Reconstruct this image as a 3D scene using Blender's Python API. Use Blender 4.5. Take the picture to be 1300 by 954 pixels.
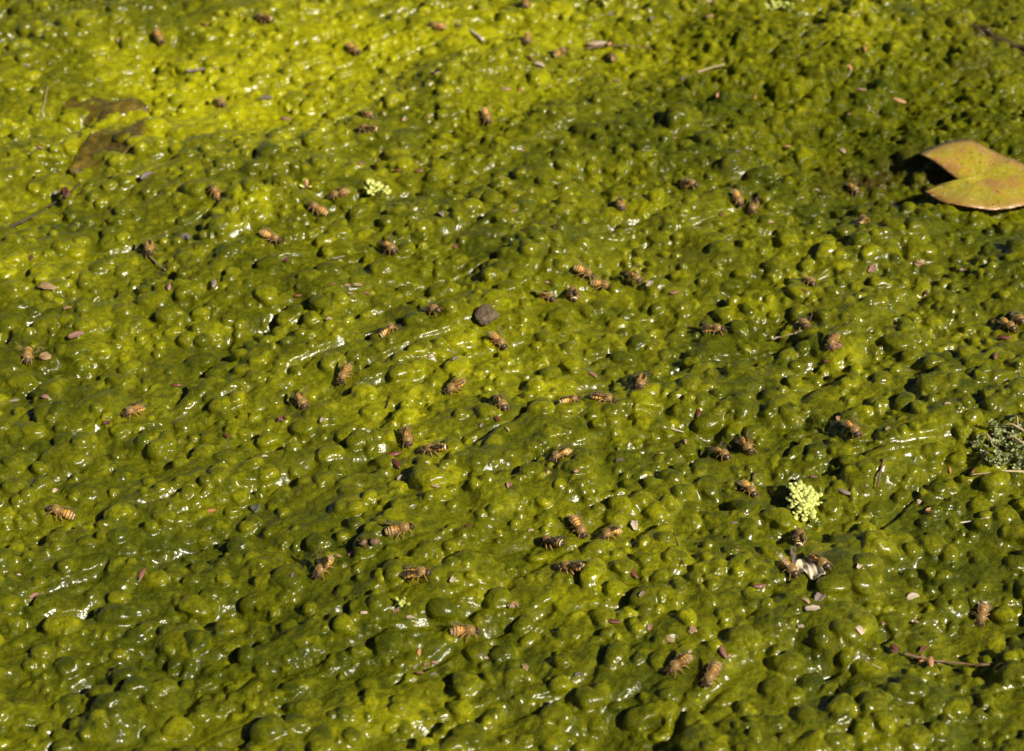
import bpy, bmesh, math, random
import numpy as np
from mathutils import Vector, Matrix

# ------------------------------------------------------------------ camera, sky, sun
S = bpy.context.scene
for o in list(bpy.data.objects):
    bpy.data.objects.remove(o)
COL = S.collection
W_PX, H_PX, F_PX = 1300.0, 954.0, 2239.0        # photograph frame and focal length in its pixels
TILT, CAM_H = math.radians(36.0), 0.568
CAM = Vector((0, 0, CAM_H))

cd = bpy.data.cameras.new('camera')
cam = bpy.data.objects.new('camera', cd); COL.objects.link(cam)
cam.location = CAM
cam.rotation_euler = (math.pi / 2 - TILT, 0, 0)
cd.sensor_width = 36.0
cd.lens = 36.0 * F_PX / W_PX
cd.clip_start, cd.clip_end = 0.01, 500.0
cd.dof.use_dof = True
cd.dof.focus_distance = 0.90
cd.dof.aperture_fstop = 12.5
S.camera = cam

SUN_EL, SUN_AZ = math.radians(41), math.radians(-38)     # azimuth from +X towards +Y
sun_dir = Vector((math.cos(SUN_EL) * math.cos(SUN_AZ), math.cos(SUN_EL) * math.sin(SUN_AZ), math.sin(SUN_EL)))
wd = bpy.data.worlds.new('World'); S.world = wd; wd.use_nodes = True
wn = wd.node_tree.nodes; wl = wd.node_tree.links
sky = wn.new('ShaderNodeTexSky'); sky.sky_type = 'NISHITA'; sky.sun_disc = False
sky.air_density = 0.35; sky.dust_density = 0.6; sky.ozone_density = 0.5
sky.sun_elevation = SUN_EL
sky.sun_rotation = math.pi / 2 - SUN_AZ
bg = wn['Background']; bg.inputs['Strength'].default_value = 0.05
wl.new(sky.outputs['Color'], bg.inputs['Color'])
sd = bpy.data.lights.new('sun', 'SUN'); sd.energy = 5.0; sd.angle = math.radians(0.53); sd.color = (1.0, 0.93, 0.80)
so = bpy.data.objects.new('sun', sd); COL.objects.link(so)
so.rotation_euler = sun_dir.to_track_quat('Z', 'Y').to_euler()
S.view_settings.view_transform = 'Standard'
S.view_settings.look = 'None'
S.view_settings.exposure = 0.13
S.view_settings.gamma = 1.0

# ------------------------------------------------------------------ helpers
rng = np.random.default_rng(11)
random.seed(5)
ct, st = math.cos(TILT), math.sin(TILT)

def ray(px, py):
    a = (px - W_PX / 2) / F_PX; b = -(py - H_PX / 2) / F_PX
    return Vector((a, ct + b * st, -st + b * ct))

def on_plane(px, py, z=0.0):
    d = ray(px, py); t = (z - CAM_H) / d.z
    return CAM + d * t

def px_per_m(px, py):
    p = on_plane(px, py); return F_PX / (p.y * ct + (CAM_H - p.z) * st)

def heading(px, py, deg):
    a = math.radians(deg)
    d = on_plane(px + 6 * math.cos(a), py - 6 * math.sin(a)) - on_plane(px, py)
    return math.atan2(d.y, d.x)

def mesh_obj(name, verts, faces, mats, parent=None, smooth=True):
    me = bpy.data.meshes.new(name)
    me.from_pydata([tuple(v) for v in verts], [], [tuple(f) for f in faces])
    for m in (mats if isinstance(mats, (list, tuple)) else [mats]):
        me.materials.append(m)
    if smooth:
        me.shade_smooth()
    me.update()
    return link(name, me, parent)

def link(name, me, parent=None):
    o = bpy.data.objects.new(name, me); COL.objects.link(o)
    if parent is not None: o.parent = parent
    return o

def empty(name, M):
    o = bpy.data.objects.new(name, None); COL.objects.link(o)
    o.empty_display_size = 0.004
    o.matrix_world = M
    return o

def tag(o, label, cat, group=None, kind=None):
    o['label'] = label; o['category'] = cat
    if group: o['group'] = group
    if kind: o['kind'] = kind
    return o

class G:                                             # collects geometry for one mesh
    def __init__(s): s.v = []; s.f = []; s.a = []
    def add(s, vs, fs, a=0.0):
        n = len(s.v); s.v += [Vector(v) for v in vs]; s.f += [tuple(i + n for i in f) for f in fs]
        s.a += (a if isinstance(a, list) else [a] * len(vs))
    def tube(s, pts, rad, seg=6, a=0.0, squash=1.0):
        pts = [Vector(p) for p in pts]; vs = []; fs = []
        up = Vector((0.13, 0.21, 1)).normalized()
        for i, p in enumerate(pts):
            t = (pts[min(i + 1, len(pts) - 1)] - pts[max(i - 1, 0)]).normalized()
            u = t.cross(up)
            if u.length < 1e-4: u = t.cross(Vector((1, 0, 0)))
            u.normalize(); w = u.cross(t)
            r = rad[i] if isinstance(rad, (list, tuple)) else rad
            for k in range(seg):
                q = 2 * math.pi * k / seg
                vs.append(p + u * (math.cos(q) * r) + w * (math.sin(q) * r * squash))
        for i in range(len(pts) - 1):
            for k in range(seg):
                k2 = (k + 1) % seg
                fs.append((i * seg + k, i * seg + k2, (i + 1) * seg + k2, (i + 1) * seg + k))
        fs.append(tuple(reversed(range(seg)))); fs.append(tuple(range((len(pts) - 1) * seg, len(pts) * seg)))
        s.add(vs, fs, a)
    def blob(s, c, r, M=None, seg=10, rings=6, a=0.0, rough=0.0, seed=0):
        rr = random.Random(seed); vs = []; fs = []
        c = Vector(c)
        def P(d):
            k = 1 + rough * rr.uniform(-1, 1)
            d = Vector((d[0] * r[0] * k, d[1] * r[1] * k, d[2] * r[2] * k))
            return c + (M @ d if M else d)
        vs.append(P((0, 0, 1)))
        for i in range(1, rings):
            t = math.pi * i / rings
            for k in range(seg):
                q = 2 * math.pi * k / seg
                vs.append(P((math.sin(t) * math.cos(q), math.sin(t) * math.sin(q), math.cos(t))))
        vs.append(P((0, 0, -1)))
        for k in range(seg): fs.append((0, 1 + k, 1 + (k + 1) % seg))
        for i in range(rings - 2):
            for k in range(seg):
                a0 = 1 + i * seg + k; a1 = 1 + i * seg + (k + 1) % seg
                fs.append((a0, a0 + seg, a1 + seg, a1))
        L = len(vs) - 1; b = 1 + (rings - 2) * seg
        for k in range(seg): fs.append((L, b + (k + 1) % seg, b + k))
        s.add(vs, fs, a)
    def mesh(s, name, mats, scale=1.0, attr=None):
        me = bpy.data.meshes.new(name)
        me.from_pydata([tuple(v * scale) for v in s.v], [], s.f)
        for m in (mats if isinstance(mats, (list, tuple)) else [mats]): me.materials.append(m)
        if attr:
            at = me.attributes.new(attr, 'FLOAT', 'POINT'); at.data.foreach_set('value', s.a)
        me.shade_smooth(); me.update()
        return me

# ------------------------------------------------------------------ materials
def new_mat(name):
    m = bpy.data.materials.new(name); m.use_nodes = True
    n = m.node_tree.nodes; return m, n, m.node_tree.links, n['Principled BSDF']

def nd(n, typ, **kw):
    o = n.new(typ)
    for k, v in kw.items():
        if k in o.inputs.keys() if hasattr(o.inputs, 'keys') else False: o.inputs[k].default_value = v
        else: setattr(o, k, v)
    return o

def noise(n, l, vec, scale, detail=4, rough=0.55):
    t = n.new('ShaderNodeTexNoise'); t.inputs['Scale'].default_value = scale
    t.inputs['Detail'].default_value = detail; t.inputs['Roughness'].default_value = rough
    l.new(vec, t.inputs['Vector']); return t.outputs['Fac']

def ramp(n, l, fac, stops, interp='LINEAR'):
    r = n.new('ShaderNodeValToRGB'); r.color_ramp.interpolation = interp
    e = r.color_ramp.elements
    while len(e) < len(stops): e.new(0.5)
    for i, (p, c) in enumerate(stops):
        e[i].position = p; e[i].color = (*c, 1) if len(c) == 3 else c
    l.new(fac, r.inputs['Fac']); return r.outputs['Color']

def mixc(n, l, fac, a, b, blend='MIX'):
    m = n.new('ShaderNodeMix'); m.data_type = 'RGBA'; m.blend_type = blend
    for sock, v in ((m.inputs[0], fac), (m.inputs[6], a), (m.inputs[7], b)):
        if hasattr(v, 'links') or isinstance(v, bpy.types.NodeSocket): l.new(v, sock)
        elif isinstance(v, (int, float)): sock.default_value = v
        else: sock.default_value = (*v, 1)
    return m.outputs[2]

def bump(n, l, h, strength, dist, normal=None):
    b = n.new('ShaderNodeBump'); b.inputs['Strength'].default_value = strength; b.inputs['Distance'].default_value = dist
    l.new(h, b.inputs['Height'])
    if normal is not None: l.new(normal, b.inputs['Normal'])
    return b.outputs['Normal']

def mat_algae():
    m, n, l, P = new_mat('wet_algae')
    geo = n.new('ShaderNodeNewGeometry').outputs['Position']
    tone = n.new('ShaderNodeAttribute'); tone.attribute_name = 'tone'      # growth: young yellow to old green, plus lit-dome brightness painted per blister
    age = n.new('ShaderNodeAttribute'); age.attribute_name = 'murk'        # brown sunken growth
    mp = n.new('ShaderNodeMapping'); l.new(geo, mp.inputs['Vector'])
    mp.inputs['Rotation'].default_value = (0, 0, math.radians(-32)); mp.inputs['Scale'].default_value = (0.35, 1.5, 1.0)
    n1 = noise(n, l, geo, 26, 5, 0.6)
    n2 = noise(n, l, geo, 170, 4, 0.6)
    n3 = noise(n, l, mp.outputs[0], 620, 3, 0.6)
    add = n.new('ShaderNodeMath'); add.operation = 'MULTIPLY_ADD'
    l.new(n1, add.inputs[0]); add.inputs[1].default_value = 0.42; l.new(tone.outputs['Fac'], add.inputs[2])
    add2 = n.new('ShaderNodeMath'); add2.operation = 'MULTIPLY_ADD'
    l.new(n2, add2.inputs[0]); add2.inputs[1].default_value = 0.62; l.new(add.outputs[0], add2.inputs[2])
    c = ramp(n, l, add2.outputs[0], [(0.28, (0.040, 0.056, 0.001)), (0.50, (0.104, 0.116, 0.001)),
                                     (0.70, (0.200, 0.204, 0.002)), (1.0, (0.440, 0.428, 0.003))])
    fib = ramp(n, l, noise(n, l, geo, 520, 5, 0.7), [(0.30, (0.52, 0.58, 0.5)), (0.70, (1.36, 1.30, 1.2))])
    c = mixc(n, l, 0.9, c, fib, 'MULTIPLY')
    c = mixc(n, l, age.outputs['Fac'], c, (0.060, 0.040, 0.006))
    l.new(c, P.inputs['Base Color'])
    P.inputs['Roughness'].default_value = 0.42
    P.inputs['IOR'].default_value = 1.36
    P.inputs['Specular IOR Level'].default_value = 0.12
    P.inputs['Subsurface Weight'].default_value = 0.75
    P.inputs['Subsurface Radius'].default_value = (1.0, 1.0, 0.12)
    P.inputs['Subsurface Scale'].default_value = 0.0030
    n4 = noise(n, l, geo, 900, 3, 0.65)
    b1 = bump(n, l, n3, 0.6, 0.0007)
    b2 = bump(n, l, n4, 1.0, 0.0010, b1)
    l.new(b2, P.inputs['Normal'])
    dull = n.new('ShaderNodeAttribute'); dull.attribute_name = 'dull'       # drier felted growth carries no water film
    wet = n.new('ShaderNodeMath'); wet.operation = 'SUBTRACT'; wet.inputs[0].default_value = 1.0; wet.use_clamp = True
    l.new(dull.outputs['Fac'], wet.inputs[1]); l.new(wet.outputs[0], P.inputs['Coat Weight'])
    P.inputs['Coat IOR'].default_value = 1.39
    P.inputs['Coat Roughness'].default_value = 0.22
    b3 = bump(n, l, noise(n, l, geo, 850, 2, 0.5), 0.38, 0.00045)
    l.new(b3, P.inputs['Coat Normal'])
    return m

def mat_simple(name, stops, scale=300, rough=0.5, coat=0.0, sss=0.0, bscale=900, bstr=0.5, bdist=0.0003, rand=0.0, ani=None):
    m, n, l, P = new_mat(name)
    tc = n.new('ShaderNodeTexCoord').outputs['Object']
    if ani:
        mp = n.new('ShaderNodeMapping'); mp.inputs['Scale'].default_value = ani; l.new(tc, mp.inputs['Vector']); tc = mp.outputs[0]
    fac = noise(n, l, tc, scale, 4, 0.6)
    if rand:
        oi = n.new('ShaderNodeObjectInfo'); k = n.new('ShaderNodeMath'); k.operation = 'MULTIPLY_ADD'
        l.new(oi.outputs['Random'], k.inputs[0]); k.inputs[1].default_value = rand; 
        k2 = n.new('ShaderNodeMath'); k2.operation = 'SUBTRACT'; l.new(fac, k2.inputs[0]); k2.inputs[1].default_value = rand / 2
        l.new(k2.outputs[0], k.inputs[2]); fac = k.outputs[0]
    l.new(ramp(n, l, fac, stops), P.inputs['Base Color'])
    P.inputs['Roughness'].default_value = rough
    P.inputs['Coat Weight'].default_value = coat; P.inputs['Coat Roughness'].default_value = 0.12
    if sss:
        P.inputs['Subsurface Weight'].default_value = sss; P.inputs['Subsurface Radius'].default_value = (1, 0.8, 0.3)
        P.inputs['Subsurface Scale'].default_value = 0.001
    l.new(bump(n, l, noise(n, l, tc, bscale, 3, 0.6), bstr, bdist), P.inputs['Normal'])
    return m

def mat_bee_body():
    m, n, l, P = new_mat('bee_body')
    at = n.new('ShaderNodeAttribute'); at.attribute_name = 'seg'
    oi = n.new('ShaderNodeObjectInfo')
    A1, A2 = (0.92, 0.48, 0.09), (0.82, 0.36, 0.05)
    D, Pl = (0.040, 0.022, 0.010), (0.84, 0.66, 0.34)
    stops = [(0.0, D), (0.065, D), (0.075, Pl), (0.105, Pl), (0.115, D), (0.165, D), (0.175, Pl), (0.205, A2), (0.235, A2), (0.245, D),
             (0.285, D), (0.295, Pl), (0.33, A1), (0.385, A1), (0.393, D), (0.423, D), (0.431, A1), (0.50, A1), (0.508, (0.10, 0.045, 0.012)),
             (0.533, (0.10, 0.045, 0.012)), (0.541, A1), (0.60, A2), (0.63, (0.26, 0.15, 0.04)), (0.84, (0.30, 0.18, 0.055)), (0.86, D), (0.93, (0.05, 0.03, 0.015)), (0.95, (0.20, 0.10, 0.03)), (1.0, (0.45, 0.26, 0.08))]
    light = ramp(n, l, at.outputs['Fac'], stops)
    stops2 = [(p, tuple(x * (0.35 if p > 0.12 and p < 0.6 and c not in (D, Pl) else 1) for x in c)) for p, c in stops]
    dark = ramp(n, l, at.outputs['Fac'], stops2)
    k = n.new('ShaderNodeMath'); k.operation = 'POWER'; l.new(oi.outputs['Random'], k.inputs[0]); k.inputs[1].default_value = 5.0
    c = mixc(n, l, k.outputs[0], light, dark)
    tc = n.new('ShaderNodeTexCoord').outputs['Object']
    nz = noise(n, l, tc, 1500, 3, 0.6)
    c = mixc(n, l, 0.6, c, ramp(n, l, nz, [(0.3, (0.85, 0.83, 0.8)), (0.7, (1.3, 1.26, 1.2))]), 'MULTIPLY')
    l.new(c, P.inputs['Base Color'])
    P.inputs['Roughness'].default_value = 0.38
    l.new(bump(n, l, noise(n, l, tc, 2500, 2, 0.5), 0.4, 0.0001), P.inputs['Normal'])
    return m

def mat_wing():
    m, n, l, P = new_mat('bee_wing')
    tc = n.new('ShaderNodeTexCoord').outputs['Object']
    v = n.new('ShaderNodeTexVoronoi'); v.feature = 'DISTANCE_TO_EDGE'; v.inputs['Scale'].default_value = 650
    mp = n.new('ShaderNodeMapping'); mp.inputs['Scale'].default_value = (0.45, 1, 1); l.new(tc, mp.inputs['Vector']); l.new(mp.outputs[0], v.inputs['Vector'])
    vein = ramp(n, l, v.outputs['Distance'], [(0.015, (1, 1, 1)), (0.05, (0, 0, 0))])
    P.inputs['Base Color'].default_value = (0.42, 0.30, 0.16, 1); P.inputs['Roughness'].default_value = 0.3
    tr = n.new('ShaderNodeBsdfTransparent'); tr.inputs[0].default_value = (0.98, 0.97, 0.95, 1)
    gl = n.new('ShaderNodeBsdfGlossy'); gl.inputs['Roughness'].default_value = 0.18; gl.inputs['Color'].default_value = (0.9, 0.88, 0.85, 1)
    fr = n.new('ShaderNodeFresnel'); fr.inputs['IOR'].default_value = 1.5
    m1 = n.new('ShaderNodeMixShader'); l.new(fr.outputs[0], m1.inputs[0]); l.new(tr.outputs[0], m1.inputs[1]); l.new(gl.outputs[0], m1.inputs[2])
    vk = n.new('ShaderNodeMath'); vk.operation = 'MULTIPLY_ADD'; l.new(vein, vk.inputs[0]); vk.inputs[1].default_value = 0.28; vk.inputs[2].default_value = 0.03
    m2 = n.new('ShaderNodeMixShader'); l.new(vk.outputs[0], m2.inputs[0]); l.new(m1.outputs[0], m2.inputs[1]); l.new(P.outputs[0], m2.inputs[2])
    l.new(m2.outputs[0], n['Material Output'].inputs['Surface'])
    return m

PAD_Z = 0.0025
PAD_HUB = tuple((on_plane(1246, 227, PAD_Z) - on_plane(1252, 226, PAD_Z))[:2])
def mat_pad():
    m, n, l, P = new_mat('lily_pad')
    tc = n.new('ShaderNodeTexCoord').outputs['Object']
    at = n.new('ShaderNodeAttribute'); at.attribute_name = 'rim'
    n1 = noise(n, l, tc, 45, 5, 0.6)
    c = ramp(n, l, n1, [(0.3, (0.28, 0.27, 0.014)), (0.5, (0.50, 0.40, 0.022)), (0.60, (0.50, 0.28, 0.05)), (0.72, (0.44, 0.21, 0.08))])
    c = mixc(n, l, at.outputs['Fac'], c, (0.42, 0.19, 0.08))
    v = n.new('ShaderNodeTexVoronoi'); v.inputs['Scale'].default_value = 150; l.new(tc, v.inputs['Vector'])
    c = mixc(n, l, ramp(n, l, v.outputs['Distance'], [(0.10, (0.7, 0.7, 0.7)), (0.22, (0, 0, 0))]), c, (0.30, 0.07, 0.012))
    v2 = n.new('ShaderNodeTexVoronoi'); v2.inputs['Scale'].default_value = 330; l.new(tc, v2.inputs['Vector'])
    c = mixc(n, l, ramp(n, l, v2.outputs['Distance'], [(0.14, (0.8, 0.8, 0.8)), (0.26, (0, 0, 0))]), c, (0.62, 0.50, 0.32))
    sx = n.new('ShaderNodeSeparateXYZ'); l.new(tc, sx.inputs[0])
    dxn = n.new('ShaderNodeMath'); dxn.operation = 'SUBTRACT'; l.new(sx.outputs[0], dxn.inputs[0]); dxn.inputs[1].default_value = PAD_HUB[0]
    dyn = n.new('ShaderNodeMath'); dyn.operation = 'SUBTRACT'; l.new(sx.outputs[1], dyn.inputs[0]); dyn.inputs[1].default_value = PAD_HUB[1]
    an = n.new('ShaderNodeMath'); an.operation = 'ARCTAN2'; l.new(dyn.outputs[0], an.inputs[0]); l.new(dxn.outputs[0], an.inputs[1])
    wob = n.new('ShaderNodeMath'); wob.operation = 'MULTIPLY_ADD'; l.new(noise(n, l, tc, 60, 2), wob.inputs[0]); wob.inputs[1].default_value = 0.35; l.new(an.outputs[0], wob.inputs[2])
    fq = n.new('ShaderNodeMath'); fq.operation = 'MULTIPLY'; l.new(wob.outputs[0], fq.inputs[0]); fq.inputs[1].default_value = 9.0
    sn = n.new('ShaderNodeMath'); sn.operation = 'SINE'; l.new(fq.outputs[0], sn.inputs[0])
    vn = ramp(n, l, sn.outputs[0], [(0.86, (0, 0, 0)), (1.0, (1, 1, 1))])
    c = mixc(n, l, 0.0, c, c)
    vf = n.new('ShaderNodeMath'); vf.operation = 'MULTIPLY'; l.new(vn, vf.inputs[0]); vf.inputs[1].default_value = 0.12
    c = mixc(n, l, vf.outputs[0], c, (0.24, 0.26, 0.03))
    l.new(c, P.inputs['Base Color'])
    P.inputs['Roughness'].default_value = 0.30; P.inputs['Coat Weight'].default_value = 0.35; P.inputs['Coat Roughness'].default_value = 0.2
    P.inputs['Subsurface Weight'].default_value = 0.25; P.inputs['Subsurface Scale'].default_value = 0.002
    l.new(bump(n, l, noise(n, l, tc, 420, 4, 0.6), 0.7, 0.0008, bump(n, l, vn, 0.3, 0.0004)), P.inputs['Normal'])
    return m

def mat_water():
    m, n, l, P = new_mat('pond_water')
    P.inputs['Base Color'].default_value = (0.55, 0.60, 0.30, 1)
    P.inputs['Roughness'].default_value = 0.03
    P.inputs['IOR'].default_value = 1.33
    P.inputs['Transmission Weight'].default_value = 0.92
    tc = n.new('ShaderNodeTexCoord').outputs['Object']
    l.new(bump(n, l, noise(n, l, tc, 40, 3, 0.5), 0.25, 0.002), P.inputs['Normal'])
    return m

M_ALGAE = mat_algae(); M_BEE = mat_bee_body(); M_WING = mat_wing(); M_PAD = mat_pad(); M_WATER = mat_water()
M_HAIR = mat_simple('bee_hair', [(0.3, (0.43, 0.27, 0.075)), (0.7, (0.82, 0.60, 0.24))], 900, 0.6)
M_EYE = mat_simple('bee_eye', [(0.3, (0.012, 0.008, 0.006)), (0.7, (0.03, 0.02, 0.012))], 900, 0.2)
M_LIMB = mat_simple('bee_limb', [(0.3, (0.06, 0.03, 0.012)), (0.7, (0.15, 0.08, 0.03))], 900, 0.4)
M_MUD = mat_simple('pond_mud', [(0.3, (0.012, 0.014, 0.004)), (0.7, (0.035, 0.035, 0.010))], 40, 0.7)
M_PINK = mat_simple('pink_husk', [(0.25, (0.26, 0.105, 0.07)), (0.75, (0.48, 0.27, 0.20))], 500, 0.4, 0.4, rand=0.5)
M_RED = mat_simple('redbrown_husk', [(0.25, (0.10, 0.03, 0.018)), (0.75, (0.26, 0.09, 0.05))], 500, 0.35, 0.5, rand=0.5)
M_ORANGE = mat_simple('orange_seed', [(0.25, (0.50, 0.20, 0.07)), (0.75, (0.68, 0.38, 0.18))], 500, 0.45, 0.2, rand=0.5)
M_TAN = mat_simple('tan_husk', [(0.25, (0.28, 0.16, 0.06)), (0.75, (0.58, 0.42, 0.22))], 500, 0.5, 0.2, rand=0.5)
M_PALE = mat_simple('pale_flake', [(0.25, (0.38, 0.27, 0.17)), (0.75, (0.70, 0.56, 0.40))], 500, 0.5, 0.1, rand=0.5)
M_GREY = mat_simple('grey_flake', [(0.25, (0.14, 0.11, 0.085)), (0.75, (0.34, 0.27, 0.22))], 500, 0.5, 0.1, rand=0.5)
M_DARK = mat_simple('dark_bark', [(0.3, (0.028, 0.018, 0.010)), (0.7, (0.10, 0.06, 0.035))], 400, 0.6, 0.3)
M_TWIG = mat_simple('brown_twig', [(0.3, (0.10, 0.055, 0.025)), (0.7, (0.26, 0.15, 0.07))], 400, 0.6)
M_STRAW = mat_simple('dry_straw', [(0.3, (0.34, 0.25, 0.10)), (0.7, (0.56, 0.45, 0.24))], 400, 0.5)
M_WHITE = mat_simple('bleached_stalk', [(0.3, (0.50, 0.42, 0.32)), (0.7, (0.80, 0.74, 0.64))], 400, 0.5)
M_FERN = mat_simple('pale_fern', [(0.3, (0.46, 0.51, 0.09)), (0.7, (0.74, 0.76, 0.22))], 350, 0.5, 0.2, sss=0.3, rand=0.3)
M_MOSS = mat_simple('grey_moss', [(0.3, (0.22, 0.26, 0.07)), (0.7, (0.56, 0.58, 0.28))], 250, 0.6)
M_STONE = mat_simple('stone', [(0.3, (0.045, 0.03, 0.014)), (0.7, (0.24, 0.165, 0.09))], 420, 0.75, bscale=700, bstr=1.0, bdist=0.0012)
M_DSTONE = mat_simple('dark_stone', [(0.3, (0.05, 0.055, 0.025)), (0.7, (0.13, 0.14, 0.08))], 500, 0.5, 0.4, bstr=0.8, bdist=0.0004)
M_LEAF = mat_simple('dead_leaf', [(0.3, (0.05, 0.036, 0.003)), (0.5, (0.12, 0.085, 0.007)), (0.72, (0.25, 0.175, 0.02))], 160, 0.4, 0.4, sss=0.2, bscale=220, bstr=0.8, bdist=0.001)
M_PETAL = mat_simple('cream_petal', [(0.3, (0.62, 0.50, 0.30)), (0.7, (0.85, 0.76, 0.56))], 300, 0.45, 0.2, sss=0.3)

# ------------------------------------------------------------------ the algae mat as a height field
RES = 0.00055
X0, X1, Y0, Y1 = -0.64, 0.64, 0.34, 1.50
NX, NY = int((X1 - X0) / RES), int((Y1 - Y0) / RES)
KX = np.fft.rfftfreq(NX, RES)[None, :]; KY = np.fft.fftfreq(NY, RES)[:, None]

def fnoise(lx, ly=None, rot=0.0, seed=0):
    ly = ly or lx; r = np.random.default_rng(seed)
    c, s = math.cos(rot), math.sin(rot)
    ku, kv = KX * c + KY * s, -KX * s + KY * c
    F = np.fft.rfft2(r.standard_normal((NY, NX)).astype(np.float32))
    F *= np.exp(-((ku * lx) ** 2 + (kv * ly) ** 2))
    a = np.fft.irfft2(F, s=(NY, NX)); return ((a - a.mean()) / a.std()).astype(np.float32)

def gblur(a, sig):
    F = np.fft.rfft2(a) * np.exp(-2 * (math.pi * sig) ** 2 * (KX ** 2 + KY ** 2))
    return np.fft.irfft2(F, s=a.shape).astype(np.float32)

XS = X0 + np.arange(NX) * RES; YS = Y0 + np.arange(NY) * RES
def gauss_px(px, py, rpx, stretch=1.0, ang=0.0):          # soft patch around a photographed spot, on the pond plane
    p = on_plane(px, py); r = rpx / px_per_m(px, py)
    c, s = math.cos(ang), math.sin(ang)
    dx = (XS[None, :] - p.x); dy = (YS[:, None] - p.y)
    u = (dx * c + dy * s) / (r * stretch); v = (-dx * s + dy * c) / r
    return np.exp(-(u * u + v * v)).astype(np.float32)

FOLD = math.radians(35)
H = 0.0035 * fnoise(0.16, seed=1) + 0.0026 * fnoise(0.11, 0.05, FOLD, seed=2)
fold = fnoise(0.11, 0.045, FOLD, seed=3)
H -= 0.0040 * np.exp(-(fold / 0.28) ** 2)                  # long creases between the swells
fold2 = fnoise(0.06, 0.018, FOLD - 0.3, seed=4)
H -= 0.0012 * np.exp(-(fold2 / 0.25) ** 2)
H += 0.0008 * fnoise(0.022, 0.016, FOLD, seed=5)
# places where the mat has sunk
for (px, py, r, stt, ang, dep) in [(1120, 212, 42, 1.5, 0.2, 0.0055), (1010, 198, 38, 2.0, 0.1, 0.005), (1265, 48, 34, 2.2, -0.9, 0.004),
                                   (130, 118, 30, 1.8, 0.0, 0.002), (300, 770, 40, 3.0, 0.5, 0.004), (1010, 830, 40, 1.4, 0.6, 0.003), (930, 160, 40, 2.0, 0.1, 0.003)]:
    H -= dep * gauss_px(px, py, r, stt, ang)

# bubbliness: strong over most of the mat, soft in the far right and in places on the lower left
soft = 0.75 * gauss_px(1150, 110, 260, 1.6, 0.0) + 0.5 * gauss_px(420, 815, 120, 1.8, 0.3) + 0.35 * gauss_px(1010, 230, 150) + 0.4 * gauss_px(880, 60, 160)
soft = np.clip(soft + 0.18 * fnoise(0.10, seed=9), 0, 0.9)
clump = fnoise(0.05, 0.035, FOLD, seed=8)

TONE = np.zeros((NY, NX), np.float32)                        # each blister its own yellow or green; mostly lighter, painted-in contrast of lit domes
def smax(a, b, k):
    h = np.maximum(k - np.abs(a - b), 0) / k
    return np.maximum(a, b) + h * h * k * 0.25

def caps(n, r0, r1, hk, sink, k, seed, power=2.0, soft_cut=1.0, prof=0.5, need=-1, floor=None):
    r = np.random.default_rng(seed)
    rad = r0 + (r1 - r0) * r.random(n) ** power
    cx = X0 + 0.02 + (X1 - X0 - 0.04) * r.random(n); cy = Y0 + 0.02 + (Y1 - Y0 - 0.04) * r.random(n)
    asp = r.uniform(0.62, 1.0, n); rot = FOLD + r.normal(0, 0.6, n)
    hh = hk * rad * r.uniform(0.65, 1.2, n)
    ph = r.uniform(0, 6.28, (n, 2)); am = r.uniform(0.0, 0.16, (n, 2)); u01 = r.random(n); tn = r.uniform(-0.08, 0.20, n)
    for i in range(n):
        ix, iy = int((cx[i] - X0) / RES), int((cy[i] - Y0) / RES)
        if u01[i] < soft[iy, ix] * soft_cut or soft[iy, ix] < need: continue
        if rad[i] < 0.005 and u01[i] < 0.85 / (1 + math.exp(3.0 * (clump[iy, ix] + 0.7))): continue
        w = int(rad[i] * 1.35 / RES) + 1
        if ix - w < 0 or iy - w < 0 or ix + w >= NX or iy + w >= NY: continue
        sl = (slice(iy - w, iy + w + 1), slice(ix - w, ix + w + 1))
        g = np.arange(-w, w + 1) * RES
        c, s = math.cos(rot[i]), math.sin(rot[i])
        u = g[None, :] * c + g[:, None] * s; v = -g[None, :] * s + g[:, None] * c
        th = np.arctan2(v, u)
        mod = 1 + am[i, 0] * np.cos(2 * th + ph[i, 0]) + am[i, 1] * np.cos(3 * th + ph[i, 1])
        d2 = ((u / rad[i]) ** 2 + (v / (rad[i] * asp[i])) ** 2) / (mod * mod)
        cap = np.where(d2 < 1, np.maximum(1 - d2, 0) ** prof, -1.5 * (d2 - 1)).astype(np.float32)
        sub = H[sl]
        base = 0.5 * sub[w, w] + 0.5 * float(sub.mean()) if floor is None else 0.82 * floor[iy, ix] + 0.18 * sub[w, w]
        new = base - sink * hh[i] + hh[i] * cap
        TONE[sl] = np.where((d2 < 1) & (new > sub), tn[i], TONE[sl])
        H[sl] = smax(sub, new, k * (0.4 + 0.6 * rad[i] / r1))

caps(650, 0.009, 0.019, 0.42, 0.12, 0.0035, 21, 1.6, 0.5, 0.6)
FLOOR = H.copy()                                             # bubbles rise from the swells like a raft of foam
caps(7000, 0.0034, 0.0084, 0.76, 0.10, 0.0020, 22, 1.9, 0.8, 0.5, floor=FLOOR)
caps(16000, 0.0019, 0.0042, 0.84, 0.08, 0.0012, 23, 1.4, 0.55, 0.5, floor=FLOOR)
caps(9000, 0.0011, 0.0022, 0.85, 0.08, 0.0005, 24, 1.4, 0.1)
caps(30000, 0.0014, 0.0034, 0.60, 0.10, 0.0009, 25, 1.4, 0.0, 0.6, need=0.38)
caps(140, 0.0050, 0.0095, 0.68, 0.10, 0.0012, 26, 1.3, 0.9)
H = 0.72 * H + 0.28 * gblur(H, 0.0007)
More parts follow.
